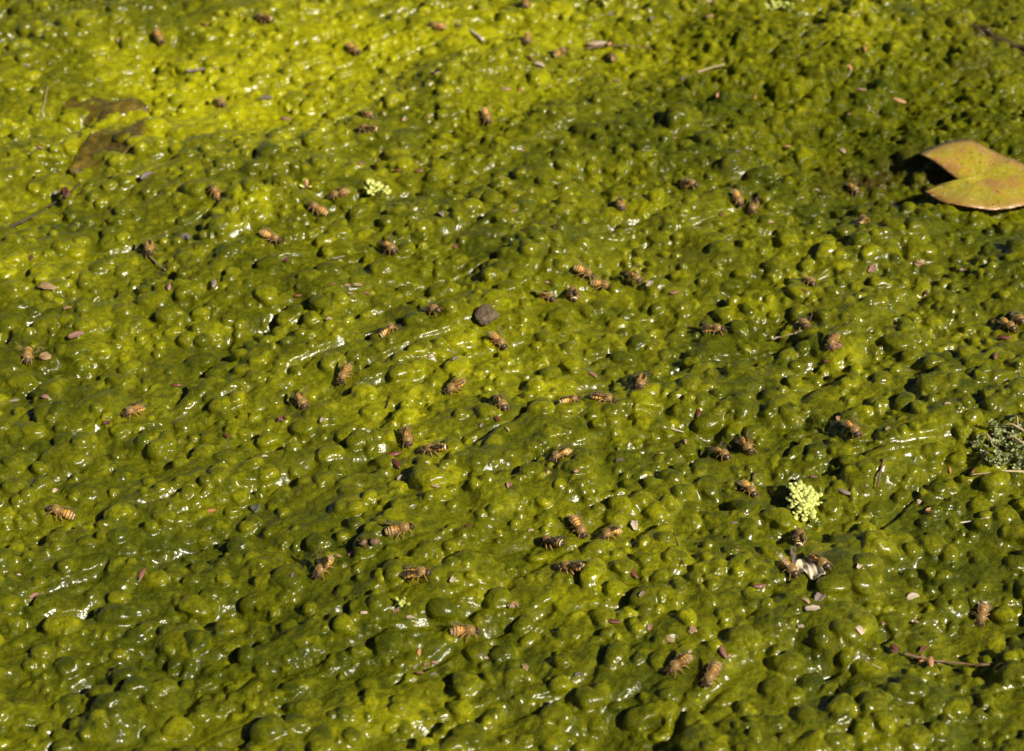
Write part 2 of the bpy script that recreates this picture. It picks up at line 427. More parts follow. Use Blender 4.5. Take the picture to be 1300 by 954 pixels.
# pricked bubbles
pr = np.random.default_rng(77); top = H - gblur(H, 0.004)
for _ in range(220):
    ix, iy = pr.integers(20, NX - 20), pr.integers(20, NY - 20)
    if top[iy, ix] < 0.0011: continue
    w = 4; gg = np.arange(-w, w + 1) * RES; rr_ = pr.uniform(0.0005, 0.0009)
    H[iy - w:iy + w + 1, ix - w:ix + w + 1] -= (0.0016 * np.exp(-((gg[None, :] ** 2 + gg[:, None] ** 2) / rr_ ** 2) ** 2)).astype(np.float32)
H += 0.00019 * fnoise(0.004, 0.003, FOLD, seed=31) + 0.00004 * fnoise(0.0018, seed=32)
gran = np.clip(soft, 0, 1)
H += gran * (0.0005 * fnoise(0.006, 0.005, seed=33) + 0.0009 * fnoise(0.016, 0.012, seed=34))
H -= float(H.mean())

# px, py, heading on the picture, wings, abdomen curl, label
BEES = [  # px, py, heading on the picture, wings, abdomen curl, label
    (203, 46, -45, 'folded', .5, 'lone honeybee half sunk between pale yellow algae bubbles'),
    (281, 131, -50, 'folded', .85, 'honeybee on the brightest yellow algae near the sunken dead leaf'),
    (335, 22, 170, 'folded', .12, 'bee lying broadside on yellow algae beyond the short grey twig'), (449, 62, -25, 'folded', .5, 'honeybee on yellow algae between the grey twig and the bleached stick'),
    (553, 32, 185, 'folded', .5, 'honeybee next to the bleached white stick'),
    (468, 147, -35, 'folded', .85, 'upper bee of a pair sitting tail to tail on bright algae'),
    (466, 164, 175, 'folded', .12, 'orange bee of a pair, lying broadside below its partner'),
    (617, 147, -60, 'ajar', .5, 'honeybee with dusky wings and a dark tail on bright algae'),
    (668, 6, -85, 'folded', .12, 'honeybee walking toward another bee near the bent dry stem'),
    (669, 50, 265, 'folded', .5, 'honeybee between the bent dry stem and the bleached stick'),
    (712, 66, 20, 'folded', .5, 'honeybee beside the left end of the bent dry stem'),
    (273, 244, 150, 'folded', .5, 'honeybee on a bright yellow swell facing the sunken dead leaf'), (191, 315, -85, 'folded', .5, 'honeybee with a straw lying at its head'),
    (429, 246, 192, 'folded', .5, 'honeybee near the small pale fern sprig'),
    (400, 264, 172, 'folded', .12, 'rusty brown bee beside the tiny yellow flower bud'),
    (344, 300, -6, 'folded', .12, 'honeybee on a wet glinting hump with its tail to the grey husk'), (496, 314, -45, 'ajar', .85, 'honeybee with half open wings below the small pale fern sprig'),
    (553, 393, -38, 'ajar', .5, 'honeybee facing the round brown pebble'),
    (494, 420, 28, 'folded', .85, 'banded bee climbing the back of a big smooth algae lump'),
    (632, 433, -35, 'ajar', .5, 'honeybee directly in front of the round brown pebble'),
    (740, 345, -4, 'folded', .5, 'topmost bee in the group of four drinking close together'),
    (762, 361, 2, 'folded', .85, 'dark tailed bee in the group of four, facing outward'),
    (728, 373, 97, 'folded', .5, 'bee in the group of four showing its striped tail end'),
    (695, 379, -38, 'ajar', .5, 'bee in the group of four leaning onto a punctured bubble'),
    (808, 352, -48, 'ajar', .85, 'curled bee just apart from the group of four'), (788, 261, -72, 'folded', .5, 'single bee between the group of four and the bent dry stem'),
    (877, 234, -22, 'folded', .5, 'first of three bees in a row on the dark algae'),
    (936, 252, -58, 'ajar', .5, 'middle of three bees in a row on the dark algae'),
    (957, 263, 248, 'folded', .85, 'last of three bees in a row, turned toward its neighbour'),
    (1084, 241, -55, 'ajar', .5, 'honeybee at the edge of the dark water by the lily pad'),
    (1096, 281, 60, 'folded', .12, 'honeybee turned toward the lily pad'),
    (1027, 359, -54, 'ajar', .5, 'honeybee above the curly dry tendril'),
    (1021, 412, -80, 'folded', .85, 'honeybee sitting on the curly dry tendril'),
    (1057, 433, 235, 'folded', .85, 'curled bee with a flat pink husk at its feet'),
    (908, 418, -10, 'folded', .5, 'single bee between the group of four and the curly dry tendril'),
    (1282, 414, -46, 'spread', .12, 'bee of a touching pair, its wing stretched over a red brown husk'),
    (1294, 406, -55, 'folded', .5, 'amber bee pressed against the side of another bee'),
    (33, 453, -92, 'spread', .12, 'honeybee with both wings spread wide in a V'),
    (168, 522, 212, 'folded', .85, 'hunched bee with a crumpled red brown husk beside it'), (437, 475, 236, 'folded', .5, 'bee on the slope beyond the black needle'),
    (384, 510, -66, 'ajar', .5, 'honeybee with grey wing tips behind it beside a brown husk'),
    (576, 492, 212, 'folded', .12, 'banded bee with raised tail before a deep shaded hollow'),
    (636, 514, -56, 'folded', .12, 'pale shiny bee just above a red brown husk'),
    (517, 557, -78, 'folded', .12, 'orange bee beside two red brown seeds'),
    (550, 571, 178, 'folded', .12, 'bee lying broadside with a loose grey wing behind it'),
    (724, 510, 18, 'folded', .5, 'left bee of two walking nose to tail'),
    (766, 507, -5, 'folded', .12, 'yellow banded bee leading a second bee'),
    (814, 487, 256, 'ajar', .12, 'bright orange bee clinging to a steep algae lump'),
    (713, 579, 207, 'folded', .85, 'hunched bee above a small tan husk and a red speck'),
    (918, 578, -50, 'ajar', .5, 'lower bee of two side by side with grey wings'),
    (950, 566, -60, 'ajar', .5, 'upper bee of two side by side with grey wings'),
    (951, 622, -48, 'spread', .5, 'bee with dark half open wings facing the pale fern cluster'),
    (1084, 545, -50, 'ajar', .5, 'bee with a small orange bud behind its tail'),
    (73, 650, 178, 'folded', .12, 'banded bee lying broadside just in front of a tiny pale flake'),
    (509, 671, 10, 'ajar', .12, 'fair haired bee beside shrivelled insect remains'),
    (410, 720, 226, 'raised', .5, 'honeybee with raised wings and long legs beside a dark hollow'),
    (533, 728, -8, 'folded', .12, 'broad banded bee stretched out over smooth algae'),
    (590, 801, 8, 'folded', .5, 'honeybee walking over a round algae bubble near pale flakes'),
    (735, 670, -50, 'folded', .12, 'orange bee between a black tailed bee and a curled bee'),
    (775, 679, 214, 'folded', .85, 'curled bee next to the orange bee'),
    (701, 689, 153, 'folded', .12, 'black tailed bee with white tail bands'),
    (725, 721, 167, 'folded', .12, 'sandy bee with narrow pale tail bands facing its neighbours'),
    (861, 843, 210, 'folded', .5, 'honeybee near a tan husk on the shaded slope'),
    (902, 856, 236, 'folded', .5, 'honeybee beside a pink husk on the shaded slope'),
    (1014, 683, 88, 'folded', .5, 'bee with its dark tail turned out below the pale fern cluster'),
    (1003, 722, -50, 'raised', .5, 'bee with pale raised wings at the cream petal'),
    (1044, 715, -40, 'folded', .12, 'amber bee resting against the cream petal'),
    (1245, 779, 252, 'folded', .85, 'straw coloured bee alone beside a dark hollow'),
]
HM = gblur(H, 0.0060) + 0.0006
WB = np.zeros_like(H)
for b in BEES:                                                # the film sags under a sitting bee
    p = on_plane(b[0], b[1], 0.002); ix, iy = int((p.x - X0) / RES), int((p.y - Y0) / RES); w = 24
    g_ = np.arange(-w, w + 1) * RES
    k_ = 0.88 * np.exp(-((g_[None, :] ** 2 + (g_[:, None] + 0.001) ** 2) / 0.0085 ** 2) ** 2)
    WB[iy - w:iy + w + 1, ix - w:ix + w + 1] = np.maximum(WB[iy - w:iy + w + 1, ix - w:ix + w + 1], k_)
H = (H * (1 - WB) + HM * WB).astype(np.float32)

# the lily pad presses the mat down
pad_c = on_plane(1252, 226, PAD_Z)
dpad = np.sqrt((XS[None, :] - pad_c.x) ** 2 + (YS[:, None] - pad_c.y) ** 2)
wpad = 1 / (1 + np.exp((dpad - 0.043) / 0.0025))
H = np.where(H > PAD_Z - 0.0028, H * (1 - wpad) + (PAD_Z - 0.0028 + 0.15 * (H - PAD_Z)) * wpad, H).astype(np.float32)
HB = gblur(H, 0.0035)
HS = gblur(H, 0.0012)

def samp(A, x, y):
    fx = np.clip((np.asarray(x) - X0) / RES, 0, NX - 1.001); fy = np.clip((np.asarray(y) - Y0) / RES, 0, NY - 1.001)
    ix, iy = fx.astype(int), fy.astype(int); tx, ty = fx - ix, fy - iy
    return (A[iy, ix] * (1 - tx) + A[iy, ix + 1] * tx) * (1 - ty) + (A[iy + 1, ix] * (1 - tx) + A[iy + 1, ix + 1] * tx) * ty

def surf(px, py, A=None):                                   # where the line of sight of a pixel meets the mat
    A = H if A is None else A
    d = ray(px, py)
    zs = np.linspace(0.035, -0.035, 700); t = (zs - CAM_H) / d.z
    x, y = d.x * t, d.y * t
    k = np.argmax(samp(A, x, y) >= zs)
    return Vector((float(x[k]), float(y[k]), float(zs[k])))

def build_mat():
    # finer rows near the camera's side of the pond, coarse skirts all round
    ys = [0.47]
    while ys[-1] < 1.36: ys.append(ys[-1] + 0.00062 + 0.00048 * (ys[-1] - 0.47) / 0.9)
    step, a = 0.0012, ys[-1]; far = []
    while a < 3.6: a += step; step = min(step * 1.06, 0.05); far.append(a)
    step, a = 0.0012, ys[0]; near = []
    while a > -0.6: a -= step; step = min(step * 1.06, 0.05); near.append(a)
    ys = np.array(near[::-1] + ys + far)
    n = 960
    xs = list(np.linspace(-1, 1, n)); d = xs[1] - xs[0]
    out = []; a = 1.0; step = d * 1.3
    while a < 4.5: a += step; step = min(step * 1.08, 0.12); out.append(a)
    xs = np.array([-v for v in out[::-1]] + xs + out)
    wrow = np.interp(ys, [0.3, 0.47, 1.36, 2.0], [0.285, 0.285, 0.485, 0.50])
    Xg = xs[None, :] * wrow[:, None]; Yg = np.repeat(ys[:, None], len(xs), 1)
    def mir(v, a, b):
        p = 2 * (b - a); q = np.mod(v - a, p); return a + np.where(q > (b - a), p - q, q)
    Xm = mir(Xg, X0 + 0.04, X1 - 0.04); Ym = mir(Yg, Y0 + 0.04, Y1 - 0.04)
    coarse = np.clip(np.maximum((np.abs(Xg) / wrow[:, None] - 1) * 2.0, np.maximum(Yg - 1.40, 0.44 - Yg) * 4), 0, 1)
    Z = samp(H, Xm, Ym) * (1 - coarse) + samp(HB, Xm, Ym) * coarse
    # swell the bubbles sideways so that they overhang the creases
    gy, gx = np.gradient(HS, RES)
    ex = np.clip((HS - HB) / 0.0011, -0.3, 1.0)
    kx = samp(gx * ex, Xm, Ym); ky = samp(gy * ex, Xm, Ym)
    sw = 0.0016 * (1 - coarse)
    nl = np.sqrt(1 + kx * kx + ky * ky)
    Xd = Xg - sw * kx / nl; Yd = Yg - sw * ky / nl
    nr, nc = Xg.shape
    co = np.stack([Xd, Yd, Z], -1).reshape(-1, 3).astype(np.float32)
    idx = np.arange(nr * nc).reshape(nr, nc)
    q = np.stack([idx[:-1, :-1], idx[:-1, 1:], idx[1:, 1:], idx[1:, :-1]], -1).reshape(-1, 4).astype(np.int32)
    me = bpy.data.meshes.new('algae_mat')
    me.vertices.add(len(co)); me.vertices.foreach_set('co', co.ravel())
    me.loops.add(q.size); me.loops.foreach_set('vertex_index', q.ravel())
    me.polygons.add(len(q)); me.polygons.foreach_set('loop_start', np.arange(0, q.size, 4, dtype=np.int32))
    me.polygons.foreach_set('use_smooth', np.ones(len(q), dtype=bool))
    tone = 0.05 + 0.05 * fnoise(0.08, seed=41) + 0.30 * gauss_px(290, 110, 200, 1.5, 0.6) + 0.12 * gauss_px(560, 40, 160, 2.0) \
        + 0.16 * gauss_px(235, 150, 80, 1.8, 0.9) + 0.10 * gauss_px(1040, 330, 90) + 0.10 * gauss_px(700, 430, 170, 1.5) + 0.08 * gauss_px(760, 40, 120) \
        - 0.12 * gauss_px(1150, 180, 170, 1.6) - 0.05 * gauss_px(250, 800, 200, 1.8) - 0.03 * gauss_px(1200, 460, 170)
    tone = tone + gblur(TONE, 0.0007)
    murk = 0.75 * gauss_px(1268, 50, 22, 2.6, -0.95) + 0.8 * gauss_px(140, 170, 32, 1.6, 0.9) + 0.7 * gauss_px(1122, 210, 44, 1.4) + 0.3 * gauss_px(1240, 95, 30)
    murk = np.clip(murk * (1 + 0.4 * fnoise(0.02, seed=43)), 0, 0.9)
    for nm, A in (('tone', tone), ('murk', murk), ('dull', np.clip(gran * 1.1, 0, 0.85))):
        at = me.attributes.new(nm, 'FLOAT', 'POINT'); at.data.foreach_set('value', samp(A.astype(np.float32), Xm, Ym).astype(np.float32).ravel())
    me.materials.append(M_ALGAE)
    me.update(); me.validate()
    o = link('algae_mat', me)
    tag(o, 'wet bubbly yellow green algae mat covering the pond', 'algae', kind='stuff')
build_mat()

def sheet(name, z, r, mat):
    o = mesh_obj(name, [(-r, -r, z), (r, -r, z), (r, r, z), (-r, r, z)], [(0, 1, 2, 3)], mat, smooth=False)
    o['kind'] = 'structure'; return o
WATER_Z = float(np.percentile(H, 0.15))
sheet('pond_water', WATER_Z, 60.0, M_WATER)
sheet('pond_bed', -0.25, 60.0, M_MUD)

# ------------------------------------------------------------------ lily pad
def lily_pad():
    def P(px, py): 
        p = on_plane(px, py, PAD_Z); return (p.x - pad_c.x, p.y - pad_c.y)
    upper = [(1166, 200), (1180, 194), (1198, 187), (1214, 184), (1232, 184), (1252, 190), (1275, 199), (1300, 212)]
    lower = [(1173, 241), (1184, 248), (1196, 256), (1214, 262), (1236, 265), (1262, 265), (1284, 263), (1300, 259)]
    sin_u = [(1184, 208), (1202, 218), (1218, 226), (1230, 228)]
    sin_l = [(1192, 234), (1210, 230), (1222, 229.5), (1232, 229.5)]
    right = [(1318, 222), (1332, 234), (1334, 245), (1320, 254)]
    cen = (1246, 227)
    outline = [P(*p) for p in upper + right + lower[::-1]]          # from the upper tip round to the lower tip
    # resample the rim smoothly
    def cat(pts, m=6):
        out = []
        for i in range(len(pts) - 1):
            p0, p1, p2, p3 = pts[max(i - 1, 0)], pts[i], pts[i + 1], pts[min(i + 2, len(pts) - 1)]
            for k in range(m):
                t = k / m
                out.append(tuple(0.5 * (2 * p1[j] + (p2[j] - p0[j]) * t + (2 * p0[j] - 5 * p1[j] + 4 * p2[j] - p3[j]) * t * t + (3 * p1[j] - p0[j] - 3 * p2[j] + p3[j]) * t ** 3) for j in (0, 1)))
        out.append(pts[-1]); return out
    rr0 = random.Random(8)
    rim = [(x + rr0.gauss(0, .00028), y + rr0.gauss(0, .00028)) for x, y in cat(outline)]
    su = cat([P(*upper[0])] + [P(*p) for p in sin_u]); sl = cat([P(*lower[0])] + [P(*p) for p in sin_l])
    loop = rim + sl[1:] + [P(1236, 228.6)] + su[:0:-1]
    c = Vector((*P(*cen), 0)); n = len(loop); R = 9
    g = G(); vs = [(c.x, c.y, 0.0)]; at = [0.0]
    rr = random.Random(3); wav = [rr.uniform(0, 6.28) for _ in range(3)]
    for j in range(1, R + 1):
        t = j / R
        for i, (x, y) in enumerate(loop):
            px, py = c.x + (x - c.x) * t, c.y + (y - c.y) * t
            a = math.atan2(py - c.y, px - c.x)
            z = 0.0016 * math.sin(math.pi * min(1, t * 0.9)) - 0.0006 * t * t + 0.0010 * t * t * math.sin(3 * a + wav[0]) + 0.0006 * t * math.sin(7 * a + wav[1])
            z += 0.0030 * max(0, y) / 0.04 * t                    # the far lobe lifts a little
            vs.append((px, py, z)); at.append(0.75 * max(0.0, (t - 0.55) / 0.45) ** 1.8)
    fs = [(0, 1 + i, 1 + (i + 1) % n) for i in range(n)]
    for j in range(R - 1):
        for i in range(n):
            a0, a1 = 1 + j * n + i, 1 + j * n + (i + 1) % n
            fs.append((a0, a0 + n, a1 + n, a1))
    g.add(vs, fs, at)
    me = g.mesh('lily_pad', M_PAD, 1.0, 'rim')
    bm = bmesh.new(); bm.from_mesh(me); bmesh.ops.recalc_face_normals(bm, faces=bm.faces)
    if sum(f.normal.z for f in bm.faces) < 0: bmesh.ops.reverse_faces(bm, faces=bm.faces)
    bm.to_mesh(me); bm.free(); me.shade_smooth()
    root = empty('lily_pad', Matrix.Translation((pad_c.x, pad_c.y, PAD_Z)))
    tag(root, 'notched yellow orange water lily pad lying on the algae', 'lily pad')
    o = link('leaf_blade', me, root)
    sm = o.modifiers.new('thickness', 'SOLIDIFY'); sm.thickness = 0.0007; sm.offset = -1
    s = G(); s.tube([(c.x, c.y, -0.0005), (c.x + 0.004, c.y + 0.003, -0.012), (c.x + 0.01, c.y + 0.01, -0.05)], [0.0018, 0.0022, 0.0022], 8)
    link('stalk', s.mesh('stalk', M_TWIG), root)
lily_pad()

# ------------------------------------------------------------------ placing things on the mat
def frame_at(px, py, deg, A=None, tilt=0.6, lift=0.0):
    A = HB if A is None else A
    p = surf(px, py)
    h = 0.003
    gx = float(samp(A, p.x + h, p.y) - samp(A, p.x - h, p.y)) / (2 * h) * tilt
    gy = float(samp(A, p.x, p.y + h) - samp(A, p.x, p.y - h)) / (2 * h) * tilt
    up = Vector((-gx, -gy, 1)).normalized()
    a = heading(px, py, deg); fw = Vector((math.cos(a), math.sin(a), 0)); fw = (fw - up * fw.dot(up)).normalized()
    lf = up.cross(fw)
    M = Matrix((fw, lf, up)).transposed().to_4x4(); M.translation = p + up * lift
    return M

# ------------------------------------------------------------------ honeybees (modelled in millimetres, head towards +X)
FEET = [(4.6, 2.6), (0.2, 4.0), (-3.4, 3.3)]
def bee_body(curl, legpose):
    g = G()
    prof = []                                   # x, z, half width, half height, seg value
    def add(x, z, w, h, s): prof.append((x, z, w, h, s))
    # abdomen, tail to waist; seg 0..0.6
    N = 34
    for i in range(N + 1):
        t = i / N                               # 0 tail, 1 waist
        x = -7.0 + 6.6 * t
        w = 2.15 * math.sin(math.pi * min(1, (t ** 0.80) * 0.86 + 0.04)) ** 0.62
        step = 0.07 * (1 - ((t * 5.6) % 1.0))
        w = max(0.15, w + step * (0 < t < 0.95))
        z = 2.7 - curl * 2.6 * (1 - t) ** 1.6
        if t > 0.93: w *= 1 - (t - 0.93) * 8
        add(x + 0.8 * curl * (1 - t), z, w, w * 0.93, t * 0.60)
    add(-0.15, 2.7, 0.55, 0.55, 0.63)
    for i in range(13):                         # thorax
        t = i / 12; x = 0.0 + 3.9 * t
        w = 0.5 + 1.55 * math.sin(math.pi * (0.08 + 0.84 * t)) ** 0.6
        add(x, 2.95 - 0.25 * abs(t - 0.5), w, w * 0.95, 0.65 + 0.18 * t)
    add(4.05, 2.5, 0.55, 0.55, 0.86)
    for i in range(9):                          # head, flattened front to back and hanging
        t = i / 8; x = 4.2 + 1.75 * t
        w = 0.35 + 1.45 * math.sin(math.pi * (0.12 + 0.80 * t)) ** 0.7
        add(x, 2.45 - 0.55 * t, w, w * 0.82, 0.88 + 0.05 * t)
    add(6.15, 1.75, 0.35, 0.3, 0.94)
    seg = 16; vs = []; fs = []; at = []
    for (x, z, w, h, s) in prof:
        for k in range(seg):
            q = 2 * math.pi * k / seg
            zz = math.sin(q) * h
            if zz < 0: zz *= 0.85
            vs.append((x, math.cos(q) * w, z + zz)); at.append(s)
    for i in range(len(prof) - 1):
        for k in range(seg):
            k2 = (k + 1) % seg
            fs.append((i * seg + k2, i * seg + k, (i + 1) * seg + k, (i + 1) * seg + k2))
    fs.append(tuple(range(seg))); fs.append(tuple(reversed(range((len(prof) - 1) * seg, len(prof) * seg))))
    g.add(vs, fs, at)
    # mandibles and tongue reaching down to drink
    g.tube([(5.9, 0, 1.7), (6.2, 0, 1.0), (6.3, 0, 0.15)], [0.28, 0.18, 0.08], 6, 0.96)
    r = random.Random(legpose)
    hips = [(3.1, 0.9, 1.6), (1.9, 1.0, 1.5), (0.8, 1.0, 1.6)]
    for sgn in (-1, 1):
        for j, (hx, hy, hz) in enumerate(hips):
            fx, fy = FEET[j]; fx += r.uniform(-0.5, 0.5); fy += r.uniform(-0.4, 0.4)
            kx, ky = hx + (fx - hx) * 0.45, hy + (fy - hy) * 0.55
            kz = 2.3 + 0.5 * r.random()
            tx, ty = hx + (fx - hx) * 0.85, hy + (fy - hy) * 0.88
            wide = 0.34 if j == 2 else 0.24
            g.tube([(hx, sgn * hy, hz), ((hx + kx) / 2, sgn * (hy + ky) / 2, (hz + kz) / 2 + 0.1), (kx, sgn * ky, kz),
                    ((kx + tx) / 2, sgn * (ky + ty) / 2, (kz + 0.5) / 2 + 0.15), (tx, sgn * ty, 0.55), (fx, sgn * fy, 0.08), (fx + 0.5, sgn * (fy + 0.25), -0.05)],
                   [0.30, 0.33, 0.27, wide * 1.2, 0.25, 0.18, 0.13], 6, 0.97)
    return g.mesh('bee_body', M_BEE, 0.001, 'seg')

def bee_hair(curl):
    g = G(); r = random.Random(2)
    def tuft(c, rad, n, ln, lo=-0.35):
        for _ in range(n):
            z = r.uniform(lo, 1); q = r.uniform(0, 6.28); s = math.sqrt(1 - z * z)
            d = Vector((s * math.cos(q), s * math.sin(q), z))
            p = Vector(c) + Vector((d.x * rad[0], d.y * rad[1], d.z * rad[2])) * 0.97
            e = p + (d + Vector((-0.35, 0, 0.1)) + Vector((r.gauss(0, .25), r.gauss(0, .25), r.gauss(0, .25)))).normalized() * ln * r.uniform(0.6, 1.2)
            sd_ = d.cross(Vector((r.gauss(0, 1), r.gauss(0, 1), r.gauss(0, 1)))).normalized() * 0.055
            g.add([p - sd_, p + sd_, e], [(0, 1, 2)])
    tuft((1.95, 0, 2.9), (2.0, 2.05, 1.95), 420, 0.6)
    tuft((5.0, 0, 2.1), (0.95, 1.6, 1.3), 130, 0.55)
    tuft((-0.6, 0, 2.7), (0.9, 1.6, 1.5), 110, 0.6, -0.6)
    for t in (0.10, 0.30, 0.50):
        x = -7.0 + 6.6 * t + 0.8 * curl * (1 - t); z0 = 2.7 - curl * 2.6 * (1 - t) ** 1.6
        w = 2.15 * math.sin(math.pi * min(1, (t ** 0.80) * 0.86 + 0.04)) ** 0.62
        for _ in range(60):
            q = r.uniform(-0.5, math.pi + 0.5)
            p = Vector((x + r.uniform(-.15, .15), math.cos(q) * w * 1.0, z0 + math.sin(q) * w * 0.93))
            e = p + Vector((-0.5, math.cos(q) * 0.22, math.sin(q) * 0.22)) * r.uniform(.7, 1.2)
            sd_ = Vector((0, -math.sin(q), math.cos(q))) * 0.05
            g.add([p - sd_, p + sd_, e], [(0, 1, 2)])
    return g.mesh('bee_hair', M_HAIR, 0.001)

def bee_wing(ln, wd, side):
    g = G(); vs = []; fs = []; n, m = 12, 4            # root at origin, tip towards -X
    for i in range(n + 1):
        t = i / n
        fr = 0.10 * wd + 0.22 * wd * math.sin(math.pi * t) ** 0.7 * (1 - 0.2 * t)
        bk = 0.10 * wd + 0.85 * wd * (math.sin(math.pi * min(1, t * 0.93 + 0.02)) ** 0.8) * (0.35 + 0.75 * t)
        if i == n: fr, bk = fr * 0.35, bk * 0.4
        for j in range(m + 1):
            s = j / m
            y = fr - (fr + bk) * s
            z = 0.16 * math.sin(t * 2.2) + 0.07 * math.sin(s * 9 + t * 3)
            vs.append((-ln * t, side * y, z))
    for i in range(n):
        for j in range(m):
            a = i * (m + 1) + j; f = (a, a + 1, a + m + 2, a + m + 1)
            fs.append(f if side < 0 else f[::-1])
    g.add(vs, fs)
    return g.mesh('bee_wing', M_WING, 0.001)

def small(fn):
    g = G(); fn(g); return g
eye_g = {s: small(lambda g, s=s: g.blob((5.05, s * 1.28, 2.25), (0.45, 0.36, 0.85), None, 10, 7)).mesh('bee_eye', M_EYE, 0.001) for s in (-1, 1)}
ant_g = {s: small(lambda g, s=s: g.tube([(5.7, s * 0.35, 2.15), (6.5, s * 0.9, 2.75), (7.0, s * 1.15, 2.5), (7.8, s * 1.5, 1.9)], [0.13, 0.12, 0.12, 0.1], 5)).mesh('bee_antenna', M_LIMB, 0.001) for s in (-1, 1)}
BODY = {(c, k): bee_body(c, k) for c in (0.12, 0.5, 0.85) for k in (1, 2)}
HAIR = {c: bee_hair(c) for c in (0.12, 0.5, 0.85)}
FORE = {s: bee_wing(9.0, 2.7, s) for s in (-1, 1)}
HIND = {s: bee_wing(6.3, 2.0, s) for s in (-1, 1)}
# wing attitudes: spread angle from the body axis, dihedral tilt, roll
POSE = {'folded': (10, 3, 10), 'ajar': (22, 6, 12), 'spread': (44, 14, 10), 'raised': (28, 34, 20)}

def bee(px, py, deg, pose, curl, label, scale=1.12, group='honeybees drinking on the algae', lift=0.0, k=None):
    r = random.Random(int(px * 7 + py))
    k = k or r.choice((1, 2))
    p = surf(px, py, HS); a = heading(px, py, deg)
    c, s = math.cos(a), math.sin(a)
    # rest on six feet: plane through the mat under them
    pts = []
    for sg in (-1, 1):
        for fx, fy in FEET:
            x, y = fx * 0.001, sg * fy * 0.001
            wx, wy = p.x + c * x - s * y, p.y + s * x + c * y
            pts.append((x, y, float(samp(HS, wx, wy))))
    A = np.array([(q[0], q[1], 1) for q in pts]); sol = np.linalg.lstsq(A, np.array([q[2] for q in pts]), rcond=None)[0]
    gx, gy = np.clip(sol[0], -0.5, 0.5), np.clip(sol[1], -0.5, 0.5)
    # keep the belly out of the mat
    need = 0
    for x, cl in ((-0.006, 0.0016 - 0.0018 * curl), (-0.003, 0.0008), (0.002, 0.0009), (0.005, 0.0009)):
        wx, wy = p.x + c * x, p.y + s * x
        need = max(need, float(samp(HS, wx, wy)) - (sol[2] + gx * x + cl))
    z = sol[2] + min(need, 0.0045) - 0.0003 + lift
    fw = Vector((c, s, gx)).normalized(); lf = Vector((-s, c, gy)); lf = (lf - fw * lf.dot(fw)).normalized(); up = fw.cross(lf)
    # shift back along the line of sight so the body, not the feet, sits on the photographed spot
    M = Matrix((fw, lf, up)).transposed().to_4x4()
    d = ray(px, py); t = (z + 0.0022 - CAM_H) / d.z; q = CAM + d * t
    M.translation = Vector((q.x, q.y, z)) - fw * 0.0003
    root = empty('honeybee', M @ Matrix.Scale(scale, 4))
    tag(root, label, 'bee', group)
    body = link('body', BODY[(curl, k)], root); link('hair', HAIR[curl], body)
    for sg in (-1, 1):
        link('eye', eye_g[sg], body); link('antenna', ant_g[sg], body)
        sp, dih, rol = POSE[pose]
        sp += r.uniform(-4, 4); dih += r.uniform(-2, 3)
        for (wm, off, dsp, dz) in ((FORE, (0.0022, 0.0013, 0.0041), 0, 0.0), (HIND, (0.0010, 0.0013, 0.0039), 5, -0.0001)):
            w = link('wing', wm[sg], root)
            w.matrix_local = Matrix.Translation((off[0], sg * off[1], off[2] + dz)) @ Matrix.Rotation(math.radians(-sg * (sp + dsp)), 4, 'Z') \
                @ Matrix.Rotation(math.radians(dih), 4, 'Y') @ Matrix.Rotation(math.radians(sg * -rol), 4, 'X')
    return root

# ------------------------------------------------------------------ petal first (a bee rests on it)
def ribbon(name, top, bot, nu, nv, zf, mat, thick, label, cat, group=None):
    """a leaf-like sheet between two photographed edges, lying on the mat with real thickness"""
    def lerp(L, t):
        k = t * (len(L) - 1); i = min(int(k), len(L) - 2); f = k - i
        return (L[i][0] + (L[i + 1][0] - L[i][0]) * f, L[i][1] + (L[i + 1][1] - L[i][1]) * f)
    vs = []; c = None
    for i in range(nu + 1):
        u = i / nu; a, b = lerp(top, u), lerp(bot, u)
        for j in range(nv + 1):
            v = j / nv
            p = on_plane(a[0] + (b[0] - a[0]) * v, a[1] + (b[1] - a[1]) * v, 0.002)
            z = float(samp(HB, p.x, p.y)); vs.append(Vector((p.x, p.y, z + zf(u, v))))
    c = sum(vs, Vector()) / len(vs)
    fs = []
    for i in range(nu):
        for j in range(nv):
            a = i * (nv + 1) + j; fs.append((a, a + nv + 1, a + nv + 2, a + 1)[::-1])
    o = mesh_obj(name, [v - c for v in vs], fs, mat); o.location = c
    sm = o.modifiers.new('thickness', 'SOLIDIFY'); sm.thickness = thick; sm.offset = -1
    return tag(o, label, cat, group)

